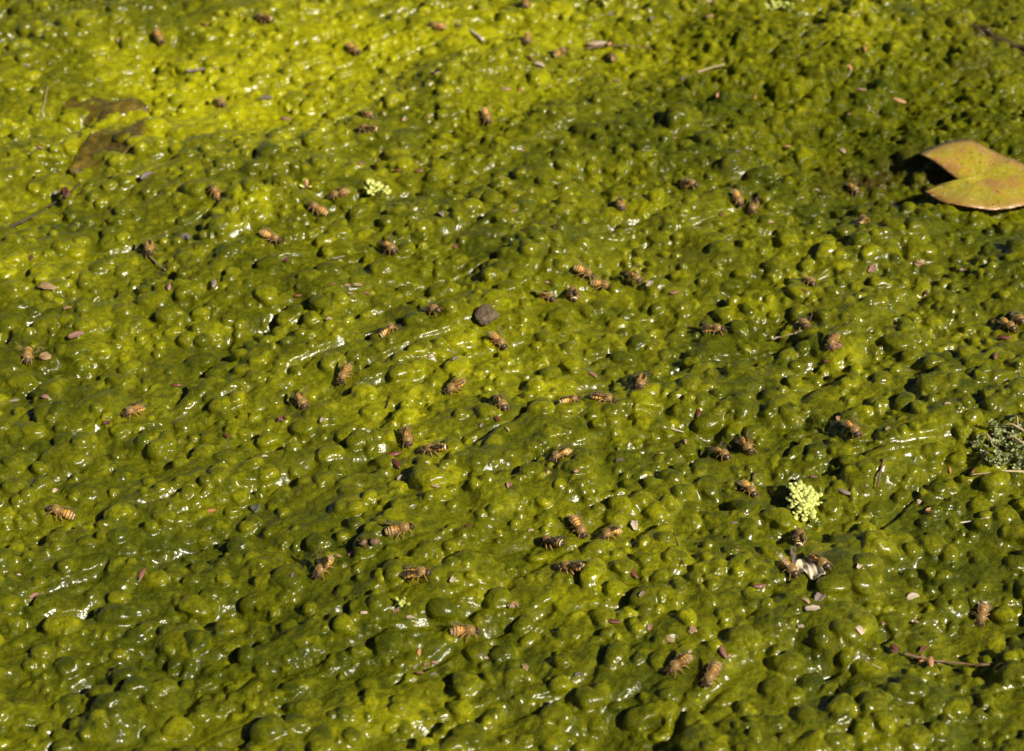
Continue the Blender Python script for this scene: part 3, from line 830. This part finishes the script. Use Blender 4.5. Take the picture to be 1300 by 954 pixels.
ribbon('dead_leaf', [(76, 121), (90, 111), (112, 107), (135, 108), (158, 110), (176, 112), (187, 121)],
       [(78, 125), (92, 131), (110, 136), (130, 135), (150, 131), (168, 128), (187, 123)], 22, 10,
       lambda u, v: -0.0006 + 0.0028 * math.sin(math.pi * v) * (0.4 + u) - 0.0015 * math.sin(9 * u) * v, M_LEAF, 0.0005,
       'dark brown rotting leaf edge poking out of the algae', 'leaf')
ribbon('leaf_fragment', [(84, 201), (104, 176), (124, 153), (150, 136), (172, 131), (186, 135)],
       [(88, 206), (122, 200), (150, 192), (172, 183), (185, 166), (188, 140)], 20, 12,
       lambda u, v: -0.0002 + 0.0026 * math.sin(math.pi * v) + 0.0016 * math.sin(7 * u + 3 * v), M_LEAF, 0.0005,
       'olive brown sunken leaf piece with a wet wrinkled corner', 'leaf')
ribbon('cream_petal', [(1009, 722), (1015, 717), (1022, 720), (1029, 724), (1036, 728), (1045, 740)],
       [(1009, 724), (1016, 731), (1022, 733), (1029, 740), (1037, 741), (1046, 741)], 18, 10,
       lambda u, v: 0.0010 + 0.0022 * (1 - v) + 0.0009 * math.sin(11 * u + 4 * v) * (0.3 + v) + 0.0005 * math.sin(23 * u - 6 * v), M_PETAL, 0.0003, 'crumpled cream petal held between two bees', 'petal')
for b in BEES:
    bee(*b)

# ------------------------------------------------------------------ seeds, husks and flakes (unit length along X)
def shape_seed(k):
    g = G(); r = random.Random(k); vs = []; fs = []; n, seg = 9, 9
    for i in range(n + 1):
        t = i / n; x = t - 0.5
        w = 0.02 + 0.17 * math.sin(math.pi * (0.04 + 0.92 * t)) ** 0.75 * (1.1 - 0.25 * t)
        bow = 0.05 * math.sin(math.pi * t) * (1 if k % 2 else -1)
        for j in range(seg):
            q = 2 * math.pi * j / seg
            gr = 1 - 0.28 * math.exp(-((q - math.pi / 2) / 0.35) ** 2)
            vs.append((x, math.cos(q) * w * gr + bow, math.sin(q) * w * 0.75 * gr + 0.07))
    for i in range(n):
        for j in range(seg):
            j2 = (j + 1) % seg; fs.append((i * seg + j2, i * seg + j, (i + 1) * seg + j, (i + 1) * seg + j2))
    fs.append(tuple(range(seg))); fs.append(tuple(reversed(range(n * seg, (n + 1) * seg))))
    g.add(vs, fs); return g
def shape_flake(k):
    g = G(); r = random.Random(k + 50); vs = []; fs = []; n, m = 7, 5
    th = 0.03
    cu = r.uniform(0.15, 0.45); tw = r.uniform(-0.3, 0.3); wd = r.uniform(0.20, 0.32); sk = r.uniform(-0.15, 0.15)
    for lay in (0, 1):
        for i in range(n + 1):
            t = i / n
            w = wd * (math.sin(math.pi * (0.08 + 0.84 * t)) ** 0.6) * (1 + 0.18 * r.uniform(-1, 1) * (lay == 0))
            if lay == 1: w = ws[i]
            elif i == 0: ws = [w]
            else: ws.append(w)
            for j in range(m + 1):
                s = 2 * j / m - 1
                vs.append((t - 0.5, s * w + sk * math.sin(3 * t), 0.05 + cu * s * s * w + tw * s * w * (t - .5) + 0.08 * math.sin(3 * t) - th * lay))
    L = (n + 1) * (m + 1)
    for i in range(n):
        for j in range(m):
            a = i * (m + 1) + j; fs.append((a, a + m + 1, a + m + 2, a + 1)); fs.append((a + L + 1, a + L + m + 2, a + L + m + 1, a + L))
    rim = [j for j in range(m + 1)] + [i * (m + 1) + m for i in range(1, n + 1)] + [n * (m + 1) + j for j in range(m - 1, -1, -1)] + [i * (m + 1) for i in range(n - 1, 0, -1)]
    for i in range(len(rim)):
        a, b = rim[i], rim[(i + 1) % len(rim)]; fs.append((a, b, b + L, a + L))
    g.add(vs, fs)
    return g
def shape_husk(k):                                      # crumpled pieces of a bud
    g = G(); r = random.Random(k + 90)
    for i in range(4):
        f = shape_flake(k * 7 + i)
        R = Matrix.Rotation(r.uniform(-0.9, 0.9), 3, 'Z') @ Matrix.Rotation(r.uniform(-0.8, 0.8), 3, 'X') @ Matrix.Rotation(r.uniform(-0.5, 0.5), 3, 'Y')
        off = Vector((r.uniform(-.25, .25), r.uniform(-.15, .15), r.uniform(0, .14))); sc = r.uniform(0.5, 0.75)
        g.add([R @ (v * sc) + off for v in f.v], f.f)
    return g
MATS = dict(pink=M_PINK, red=M_RED, orange=M_ORANGE, tan=M_TAN, pale=M_PALE, grey=M_GREY)
WORD = dict(pink='dull pink', red='red brown', orange='orange', tan='tan', pale='pale', grey='grey')
BITMESH = {}
for kn, fn in (('seed', shape_seed), ('flake', shape_flake), ('husk', shape_husk)):
    for cn, mt in MATS.items():
        for k in range(3):
            BITMESH[(kn, cn, k)] = fn(k).mesh(cn + '_' + kn, mt)

LAND = [((1250, 228), 80, 'the lily pad'), ((617, 402), 50, 'the round brown pebble'), ((1018, 640), 50, 'the pale fern cluster'),
        ((475, 247), 50, 'the small pale fern sprig'), ((1275, 570), 75, 'the grey green moss tuft'), ((1030, 728), 45, 'the cream petal'),
        ((130, 150), 90, 'the sunken dead leaf'), ((785, 61), 50, 'the bent dry stem'), ((602, 43), 35, 'the bleached white stick'),
        ((55, 262), 55, 'the long dark twig'), ((1195, 838), 60, 'the twig with orange buds'), ((1119, 599), 40, 'the upright brown needle'),
        ((863, 700), 40, 'the thin curved stem'), ((903, 86), 40, 'the loose tan straw'), ((995, 425), 55, 'the curly dry tendril'),
        ((465, 691), 40, 'the shrivelled insect remains'), ((550, 571), 30, 'the bee with a loose wing behind it'), ((517, 557), 45, 'the orange bee'),
        ((1234, 662), 40, 'the white twig'), ((1260, 50), 60, 'the rotten dark stick'), ((33, 453), 50, 'the bee with spread wings'),
        ((410, 720), 45, 'the bee with raised wings'), ((325, 645), 60, 'the dark grey stone'), ((1284, 410), 45, 'the touching pair of bees'),
        ((814, 487), 40, 'the bee on the steep lump'), ((701, 689), 35, 'the black tailed bee'), ((725, 360), 60, 'the group of four bees'),
        ((617, 147), 60, 'the dusky winged bee'), ((467, 156), 50, 'the pair of bees on bright algae'), ((344, 300), 50, 'the bee on a glinting hump'),
        ((745, 508), 45, 'the two bees walking nose to tail'), ((935, 572), 40, 'the two bees with grey wings'), ((1245, 779), 60, 'the straw coloured bee'),
        ((533, 728), 40, 'the broad banded bee'), ((590, 801), 40, 'the bee on a round bubble'), ((861, 843), 40, 'the bees on the shaded slope'),
        ((168, 522), 40, 'the hunched bee'), ((73, 650), 40, 'the broadside banded bee'), ((930, 250), 45, 'the row of three bees'), ((389, 238), 30, 'the tiny flower bud'),
        ((713, 578), 35, 'the bee above a tan husk'), ((384, 510), 35, 'the bee with grey wing tips')]

BITS = """151 52 12 20 husk tan|33 84 8 0 flake grey|51 188 8 -20 seed pink|259 34 12 70 husk red|338 127 18 5 flake grey|363 152 14 -15 seed pink
583 33 9 -10 flake pale|555 94 9 10 seed tan|642 114 14 0 seed pink|512 152 8 70 seed orange|393 109 9 10 flake red|506 217 12 0 seed red|533 218 13 8 seed red
459 209 12 15 seed red|546 148 7 80 flake tan|778 75 15 -60 husk tan|672 76 12 -35 seed red|684 84 15 -10 flake pale|661 115 8 0 seed orange|911 122 10 80 seed orange
958 124 8 80 seed orange|900 3 9 0 flake pale|901 22 11 5 seed pink|828 25 8 70 flake grey|776 18 8 30 flake grey|868 101 10 40 flake grey|663 192 8 10 seed pink
856 176 6 0 seed pink|783 104 10 5 flake pink|937 194 7 30 flake grey|1078 85 12 -42 seed orange|1097 63 10 -60 seed orange|1093 115 15 -12 seed pink
1141 129 20 -12 seed orange|1000 187 10 -5 seed orange|1069 193 9 -35 flake pale|1079 146 7 0 flake pink|1082 20 8 60 seed tan|188 225 18 25 flake grey
60 366 23 -12 flake tan|38 328 9 -50 flake red|86 393 12 8 flake tan|97 427 22 16 flake pink|216 365 12 68 seed pink|271 361 14 82 seed grey|236 303 18 -15 husk grey
423 362 7 20 flake pink|441 364 9 10 flake pink|454 363 12 5 flake tan|445 374 8 12 flake tan|465 374 9 -5 flake pink|378 376 12 5 seed red|418 406 8 0 husk pale
560 273 10 -50 flake grey|621 299 6 20 flake grey|579 314 8 80 flake pink|364 332 9 60 husk red|653 269 8 10 flake pink|706 290 9 -5 seed red|856 372 12 18 seed pink
852 339 5 40 seed red|917 273 6 30 flake red|695 360 7 0 flake pink|825 361 11 50 flake pale|1035 243 12 0 flake pale|977 284 12 8 flake tan|1106 342 12 60 flake pink
1168 336 13 25 husk tan|1224 344 12 6 flake pale|1175 372 12 -60 seed red|1021 372 10 -15 husk red|1061 442 17 10 flake pink|1275 430 20 -12 seed red|1264 453 12 76 seed pink
1050 460 9 0 flake red|1206 598 9 -75 seed orange|1236 599 8 40 seed red|1073 626 20 -20 seed grey|1033 607 10 0 flake pink|1065 532 9 80 flake orange|1165 638 9 -30 husk pale
1127 545 7 40 flake tan|1203 514 9 5 flake pale|1180 649 11 0 flake orange|58 505 11 -20 flake pink|18 510 15 10 seed grey|225 490 16 5 seed red|136 538 13 -5 husk red
287 555 11 -50 seed red|70 624 8 50 flake pale|268 650 13 15 flake orange|166 499 6 0 flake red|57 456 19 25 husk tan|359 533 18 5 husk red|410 534 9 40 flake pale
336 581 9 5 flake pale|500 578 21 8 seed red|502 590 17 -48 seed red|510 608 12 25 flake pale|632 534 14 -50 seed red|644 546 8 -50 seed tan|579 457 9 30 flake grey
547 454 8 5 flake tan|553 619 14 -10 seed tan|646 617 9 80 flake pink|611 541 6 60 flake grey|752 477 14 -25 seed pink|886 525 14 84 seed red|870 562 10 40 husk tan
733 598 8 60 husk pink|724 612 5 20 seed red|697 601 10 10 husk tan|787 586 12 10 flake grey|840 577 7 0 flake tan|43 758 15 35 flake pink|181 730 16 62 seed pink
24 731 6 0 flake pale|101 740 6 20 flake pale|446 704 9 25 flake pink|429 707 8 -20 flake tan|574 736 9 60 flake pale|503 777 10 15 flake pink|520 785 10 5 flake pale
462 779 10 0 flake pale|532 830 12 80 seed orange|618 837 8 -10 flake tan|610 833 8 20 flake grey|528 847 9 50 flake grey|541 845 8 20 flake pink|552 842 9 0 flake pink
550 858 10 10 flake grey|534 856 9 0 flake pink|595 668 9 20 flake red|372 731 7 60 flake grey|562 714 8 5 flake tan|648 768 8 40 flake pale|674 675 9 10 flake pale
804 728 18 -52 seed red|815 755 9 50 flake pale|791 757 7 0 flake tan|778 790 20 -10 seed red|824 797 9 85 flake pink|849 815 18 0 husk tan|877 800 13 -60 husk tan
918 829 17 -60 seed pink|927 834 8 10 flake tan|964 745 18 10 seed pink|653 770 20 -5 husk tan|665 849 13 -65 flake tan|734 858 10 20 flake grey|806 668 14 -84 flake pale
932 665 10 0 seed grey|876 829 6 20 flake pale|1090 719 9 70 flake pale|1022 764 13 -35 flake tan|1041 760 16 50 flake grey|1031 774 20 5 flake pale|1159 760 18 22 flake pale
1090 801 13 -45 flake pale|1181 651 11 0 flake red|1123 793 9 10 flake pink|1163 791 8 -15 flake pink|1017 796 10 5 flake pale|1001 798 7 0 flake pale|936 700 6 0 flake tan"""
for i, line in enumerate(BITS.replace('\n', '|').split('|')):
    px, py, ln, deg, kind, cn = line.split(); px, py, ln, deg = map(float, (px, py, ln, deg))
    M = frame_at(px, py, deg, HB, 0.45, 0.0003)
    # true length from the drawn length: foreshortened when it points away
    a = math.radians(deg)
    gl = (on_plane(px + ln / 2 * math.cos(a), py - ln / 2 * math.sin(a)) - on_plane(px - ln / 2 * math.cos(a), py + ln / 2 * math.sin(a))).length
    gl = min(gl, 1.35 * ln / px_per_m(px, py)) * 0.95
    o = link(cn + '_' + kind, BITMESH[(kind, cn, i % 3)]); o.matrix_world = M @ Matrix.Scale(gl, 4)
    dist, mark = min((math.hypot(px - c[0], py - c[1]), nm) for c, r, nm in LAND)
    where = 'beside ' + mark if dist < 38 else ('near ' + mark if dist < 75 else ('some way from ' + mark if dist < 150 else 'alone on open algae'))
    size = 'long' if ln >= 16 else ('tiny' if ln <= 9 else 'small')
    lab = '%s %s %s lying %s' % (size, WORD[cn], kind, where)
    tag(o, lab, kind, lab.replace(' lying', 's lying', 1))

# ------------------------------------------------------------------ twigs, straws and stems
def stick(pts, r0, r1, mat, name, label, cat, lift=0.001, wob=0.0, knots=(), parts=None, follow=0.5):
    rr = random.Random(int(pts[0][0]))
    P = []; n = max(10, len(pts) * 4)
    for i in range(n + 1):
        k = i / n * (len(pts) - 1); j = min(int(k), len(pts) - 2); f = k - j
        P.append((pts[j][0] + (pts[j + 1][0] - pts[j][0]) * f, pts[j][1] + (pts[j + 1][1] - pts[j][1]) * f))
    W = [surf(*p, HB) for p in P]
    z = np.array([w.z for w in W]); line = np.linspace(z[0], z[-1], len(z)); off = max(0.0, float((z - line).max())) * 0.6
    V = []
    for i, p in enumerate(P):
        zz = z[i] * follow + (line[i] + off) * (1 - follow) + lift
        q = on_plane(p[0], p[1], zz); V.append(q + Vector((rr.gauss(0, wob), rr.gauss(0, wob), rr.gauss(0, wob))))
    c = V[len(V) // 2].copy()
    rad = [r0 + (r1 - r0) * i / n * 1.0 for i in range(n + 1)]
    rad = [x * (1 + 0.12 * rr.uniform(-1, 1)) for x in rad]
    for kk in knots: rad[int(kk * n)] *= 1.7
    g = G(); g.tube([v - c for v in V], rad, 7)
    me = g.mesh(name, mat)
    if parts is None:
        o = link(name, me); o.location = c
    else:
        o = empty(name, Matrix.Translation(c)); link('stem', me, o)
        bpy.context.view_layer.update()
        for (nm, mk, px, py, ln, deg) in parts:
            M = frame_at(px, py, deg, HB, 0.5, 0.0024)
            a = math.radians(deg)
            gl = (on_plane(px + ln / 2 * math.cos(a), py - ln / 2 * math.sin(a)) - on_plane(px - ln / 2 * math.cos(a), py + ln / 2 * math.sin(a))).length
            b = link(nm, BITMESH[mk], o); b.matrix_local = Matrix.Translation(-c) @ M @ Matrix.Scale(min(gl, 1.4 * ln / px_per_m(px, py)), 4)
    tag(o, label, cat); return o
mm = 0.001
stick([(12, 289), (40, 276), (62, 262), (85, 248), (100, 232)], .9 * mm, .5 * mm, M_DARK, 'twig', 'long dark twig with a bud husk stuck to it', 'twig', 0.0012, .0003, (.3, .7),
      [('bud_husk', ('husk', 'red', 1), 85, 252, 16, -30), ('bud_husk', ('husk', 'grey', 0), 73, 249, 12, 10)])
stick([(743, 62), (770, 58), (800, 58), (827, 62)], .9 * mm, .6 * mm, M_TWIG, 'bent_stem', 'bent dry stem with a bleached end on the algae', 'stem', .0016, .0002, (.3,),
      [('bleached_end', ('seed', 'pale', 0), 757, 60, 26, 4), ('bud', ('seed', 'orange', 1), 774, 60, 8, 40)])
stick([(885, 92), (904, 86), (920, 82)], .8 * mm, .8 * mm, M_STRAW, 'straw', 'loose tan straw lying alone on soft dark algae', 'straw', .001)
stick([(591, 34), (598, 39), (613, 51)], .6 * mm, 1.4 * mm, M_WHITE, 'bleached_stick', 'bleached white stick lying on bright algae', 'stick', .0014)
stick([(236, 91), (250, 89), (275, 86)], 1.3 * mm, .5 * mm, M_GREY, 'grey_twig', 'short grey twig end on yellow algae', 'twig', .0008)
stick([(53, 143), (57, 128), (61, 108)], .5 * mm, .35 * mm, M_STRAW, 'straw', 'thin straw standing near the sunken dead leaf', 'straw', .001)
stick([(188, 324), (198, 333), (210, 343)], .55 * mm, .4 * mm, M_STRAW, 'straw', 'thin straw at the head of a bee', 'straw', .0008)
stick([(978, 431), (992, 428), (1008, 424), (1017, 420)], .5 * mm, .6 * mm, M_STRAW, 'dry_tendril', 'curly dry tendril under a bee', 'tendril', .0014, .0002)
stick([(1027, 409), (1031, 400), (1029, 391), (1021, 386)], .3 * mm, .3 * mm, M_TWIG, 'fine_tendril', 'fine hooked tendril behind the bee on the curly tendril', 'tendril', .0022)
stick([(1040, 248), (1044, 254), (1047, 261)], .35 * mm, .25 * mm, M_STRAW, 'needle', 'short yellow needle on the dark algae by the water', 'needle', .001)
stick([(1114, 619), (1117, 603), (1122, 582)], .55 * mm, .6 * mm, M_TWIG, 'pine_needle', 'upright brown needle leaning on algae bubbles', 'needle', .0014)
stick([(1232, 603), (1252, 601), (1272, 598), (1300, 599)], .4 * mm, .7 * mm, M_STRAW, 'stalk', 'thin straw coloured stalk lying beneath the moss tuft', 'stalk', .0012)
stick([(855, 677), (860, 690), (865, 705), (869, 720)], .4 * mm, .35 * mm, M_TWIG, 'thin_stem', 'thin curved brown stem between algae bubbles', 'stem', .0012)
stick([(850, 543), (858, 546), (868, 549)], .4 * mm, .3 * mm, M_WHITE, 'straw', 'fine white straw on bubbly algae', 'straw', .001)
stick([(1218, 664), (1232, 662), (1246, 659), (1256, 657)], .45 * mm, .3 * mm, M_WHITE, 'white_twig', 'white twig half covered by wet algae', 'twig', .0006)
stick([(1098, 839), (1108, 844), (1118, 849)], .5 * mm, .4 * mm, M_STRAW, 'straw', 'short straw near the twig with orange buds', 'straw', .001)
stick([(490, 518), (493, 510), (496, 502)], .4 * mm, .3 * mm, M_DARK, 'needle', 'black needle on top of a big smooth algae lump', 'needle', .0008)
stick([(422, 329), (430, 327), (438, 325)], .5 * mm, .4 * mm, M_GREY, 'grey_twig', 'short grey twig piece in a crease of the algae', 'twig', .0006)
stick([(720, 520), (727, 526)], .35 * mm, .3 * mm, M_DARK, 'dark_needle', 'tiny dark needle under the left bee of two', 'needle', .0008)
stick([(1234, 32), (1252, 41), (1272, 52), (1304, 66)], 0.9 * mm, 1.8 * mm, M_DARK, 'rotten_stick', 'rotten dark stick half sunk in the algae', 'stick', .0004, .0007, (.4,))
stick([(1146, 829), (1170, 836), (1200, 841), (1256, 844)], .7 * mm, .45 * mm, M_TWIG, 'budding_twig', 'brown twig with orange buds hanging from it', 'twig', .0022, .0002, (.3, .95),
      [('bud', ('seed', 'orange', 0), 1167, 843, 14, 78), ('bud', ('seed', 'orange', 1), 1180, 847, 17, 86), ('bud_husk', ('husk', 'red', 2), 1131, 830, 18, -10), ('bud_scale', ('flake', 'red', 1), 1171, 829, 10, 40)])
# loose wing beside the broadside bee
w = link('loose_wing', FORE[1]); w.matrix_world = frame_at(546, 556, 200, HS, 0.7, 0.0006) @ Matrix.Rotation(0.5, 4, 'X') @ Matrix.Scale(0.6, 4)
tag(w, 'loose grey insect wing behind the broadside bee', 'wing')
# shrivelled insect remains
r0 = empty('insect_remains', frame_at(466, 691, 5, HS, 0.5, 0.0012)); tag(r0, 'shrivelled brown insect remains with legs sticking up', 'dead insect')
g = G(); g.blob((0.0035, 0, 0.001), (0.0026, 0.002, 0.0019), None, 12, 8, 0, 0.10, 1); link('abdomen', g.mesh('abdomen', M_TWIG), r0)
g = G(); g.blob((-0.002, 0, 0.0012), (0.0021, 0.0018, 0.0016), None, 12, 8, 0, 0.12, 2); link('thorax', g.mesh('thorax', M_TWIG), r0)
for k, (dx, dy, dz) in enumerate([(-.006, .001, .0015), (-.003, -.0015, .006), (-.001, .002, .005), (-.004, .003, .001), (0, -.003, .0005)]):
    g = G(); g.tube([(-.002, 0, .0015), ((-.002 + dx) / 2 - .0005, dy * .6, dz * .7 + .0012), (dx, dy, dz)], [.0004, .00035, .0002], 5); link('leg', g.mesh('leg', M_LIMB), r0)

# ------------------------------------------------------------------ stones
def stone(name, px, py, wpx, hpx, dpx, deg, mat, label, seed):
    M = frame_at(px, py, deg, HB, 0.4, 0.0); s = 1 / px_per_m(px, py)
    bm = bmesh.new(); bmesh.ops.create_icosphere(bm, subdivisions=4, radius=1.0)
    r = random.Random(seed); dirs = [(Vector((r.gauss(0, 1), r.gauss(0, 1), r.gauss(0, 1))).normalized(), r.uniform(-.32, .22)) for _ in range(30)]
    for v in bm.verts:
        d = v.co.normalized(); k = 1 + sum(a * max(0, d.dot(u)) ** 5 for u, a in dirs)
        v.co = Vector((d.x * wpx * s / 2 * k, d.y * dpx * s / 2 * k, d.z * hpx * s / 2 * k))
    me = bpy.data.meshes.new(name); bm.to_mesh(me); bm.free(); me.materials.append(mat); me.shade_smooth()
    o = link(name, me); o.matrix_world = Matrix.Translation((0, 0, hpx * s * 0.12)) @ M; return tag(o, label, 'pebble')
stone('pebble', 617, 403, 35, 22, 26, 18, M_STONE, 'round brown pebble with a grainy surface on the algae', 4)
stone('dark_stone', 325, 647, 17, 10, 15, 60, M_DSTONE, 'dark grey stone half swallowed by the algae', 9)

# ------------------------------------------------------------------ floating fern clusters
def fern(px, py, wpx, hpx, n, label, seed, lift=0.0012, leaf=3.2):
    r = random.Random(seed); s = 1 / px_per_m(px, py)
    M = frame_at(px, py, 0, HB, 0.5, 0.0); root = empty('water_fern', M); tag(root, label, 'water fern', 'pale water ferns floating on the algae')
    leaves = G(); stems = G()
    rad = wpx * s / 2; ry = hpx * s / 2 / 0.72
    nb = max(4, n // 16)
    for b in range(nb):
        a = 2 * math.pi * b / nb + r.uniform(-.3, .3); L = r.uniform(0.6, 1.12)
        pts = []; bend = r.uniform(-.5, .5)
        for i in range(6):
            t = i / 5; aa = a + bend * t
            pts.append(Vector((math.cos(aa) * rad * L * t, math.sin(aa) * ry * L * t, lift + 0.0028 * math.sin(math.pi * (0.25 + 0.7 * t)))))
        stems.tube(pts, [.0005, .0005, .0004, .0004, .0003, .0002], 5)
        for i in range(int(n / nb)):
            t = (i + 0.6) / (n / nb); j = min(int(t * 5), 4); p = pts[j].lerp(pts[j + 1], min(1, t * 5 - j))
            side = (-1) ** i; q = a + bend * t + side * r.uniform(0.5, 1.7)
            sz = leaf * 0.001 * r.uniform(.6, 1.3) * (1.0 - 0.25 * t) / 2
            c = p + Vector((math.cos(q), math.sin(q), 0)) * sz * r.uniform(0.5, 2.0) + Vector((0, 0, r.uniform(-.0006, .0022)))
            R = Matrix.Rotation(q, 3, 'Z') @ Matrix.Rotation(r.uniform(-.9, .2), 3, 'Y') @ Matrix.Rotation(r.uniform(-.5, .5), 3, 'X')
            leaves.blob(c, (sz, sz * .85, sz * .36), R, 8, 5, 0, 0.14, r.random())
    link('stem', stems.mesh('stem', M_FERN), root)
    o = link('leaflets', leaves.mesh('leaflets', M_FERN), root); o['kind'] = 'stuff'
fern(1018, 641, 42, 48, 190, 'rounded pale yellow green fern cluster with bead like leaflets', 1, leaf=3.9)
fern(475, 247, 30, 26, 34, 'small open sprig of pale fern beside a bee', 2, leaf=4.2)
fern(985, 13, 46, 16, 60, 'flat pale fern sprig lying alone on far algae', 3, leaf=3.6)
fern(771, 4, 18, 12, 18, 'tiny pale fern bit behind the bent dry stem', 4, leaf=3.6)
fern(510, 770, 10, 8, 8, 'tiny yellow green fern scrap among pale flakes', 6, leaf=2.6)
# flower bud
fb = empty('flower_bud', frame_at(389, 240, 0, HB, 0.4, 0.0)); tag(fb, 'tiny yellow and pink flower bud standing on the algae', 'flower bud')
g = G(); g.tube([(0, 0, -.001), (0, 0, .002)], [.0005, .0006], 6); link('stem', g.mesh('stem', M_RED), fb)
g = G(); g.blob((0, 0, .0042), (.0015, .0015, .0028), None, 10, 7); link('bud', g.mesh('bud', M_ORANGE), fb)
for sg in (-1, 1):
    g = G(); g.blob((sg * .0028, 0, .002), (.0022, .0014, .0007), Matrix.Rotation(-sg * .35, 3, 'Y'), 10, 6); link('leaf', g.mesh('leaf', M_FERN), fb)

# ------------------------------------------------------------------ moss tuft
def moss():
    r = random.Random(12); root = empty('moss_tuft', frame_at(1282, 566, 0, HB, 0.2, 0.0)); tag(root, 'grey green moss tuft with tangled dry stalks', 'moss')
    s = 1 / px_per_m(1280, 570)
    sprigs = [(1240 + 70 * r.random() ** 0.6 + 6, 535 + 62 * r.random()) for _ in range(46)] + [(1242, 570), (1246, 575), (1238, 566), (1250, 578), (1243, 563)]
    base = root.matrix_world.inverted()
    sp = G(); lf = G()
    for (px, py) in sprigs:
        if px < 1258 and not (558 < py < 582): continue
        p0 = base @ surf(px, py, HB)
        ln = r.uniform(9, 20) * s * (1.0 if px > 1258 else 0.6); a = r.uniform(0, 6.28)
        tip = p0 + Vector((math.cos(a) * ln * .55, math.sin(a) * ln * .55, ln * r.uniform(.35, .9)))
        mid = p0.lerp(tip, .5) + Vector((0, 0, ln * .15))
        pts = [p0, p0.lerp(mid, .6), mid, mid.lerp(tip, .6), tip]
        sp.tube(pts, [.0004, .0004, .0003, .0003, .0002], 4)
        ax = (tip - p0).normalized()
        for i in range(44):
            t = r.uniform(.1, 1); k = min(int(t * 4), 3); p = pts[k].lerp(pts[k + 1], t * 4 - k)
            d = (Vector((r.gauss(0, 1), r.gauss(0, 1), r.gauss(0, .8))).normalized() + ax * .6).normalized()
            L = r.uniform(.0014, .0032); wv = d.cross(Vector((r.gauss(0, 1), r.gauss(0, 1), r.gauss(0, 1)))).normalized() * L * .30
            q = p + d * L * .5 + Vector((0, 0, L * .06))
            lf.add([p, q - wv, p + d * L, q + wv], [(0, 1, 2, 3)])
    link('stems', sp.mesh('stems', M_STRAW), root)
    o = link('leaflets', lf.mesh('leaflets', M_MOSS), root); o['kind'] = 'stuff'
    for (a, b, c_, rr_) in [((1262, 546), (1282, 554), (1300, 560), .0006), ((1286, 532), (1288, 545), (1290, 556), .0005), ((1299, 530), (1298, 548), (1299, 560), .0007),
                            ((1242, 563), (1250, 566), (1256, 571), .0005), ((1270, 564), (1284, 570), (1302, 578), .0005)]:
        g = G(); g.tube([base @ (surf(*q, HB) + Vector((0, 0, h))) for q, h in ((a, .003), (b, .008), (c_, .006))], rr_, 6)
        link('dry_stalk', g.mesh('dry_stalk', M_STRAW), root)
moss()
tot = sum(len(m.polygons) for m in bpy.data.meshes)
print('polys in unique meshes', tot, 'objects', len(bpy.data.objects), 'water z', WATER_Z, 'H range', float(H.min()), float(H.max()))
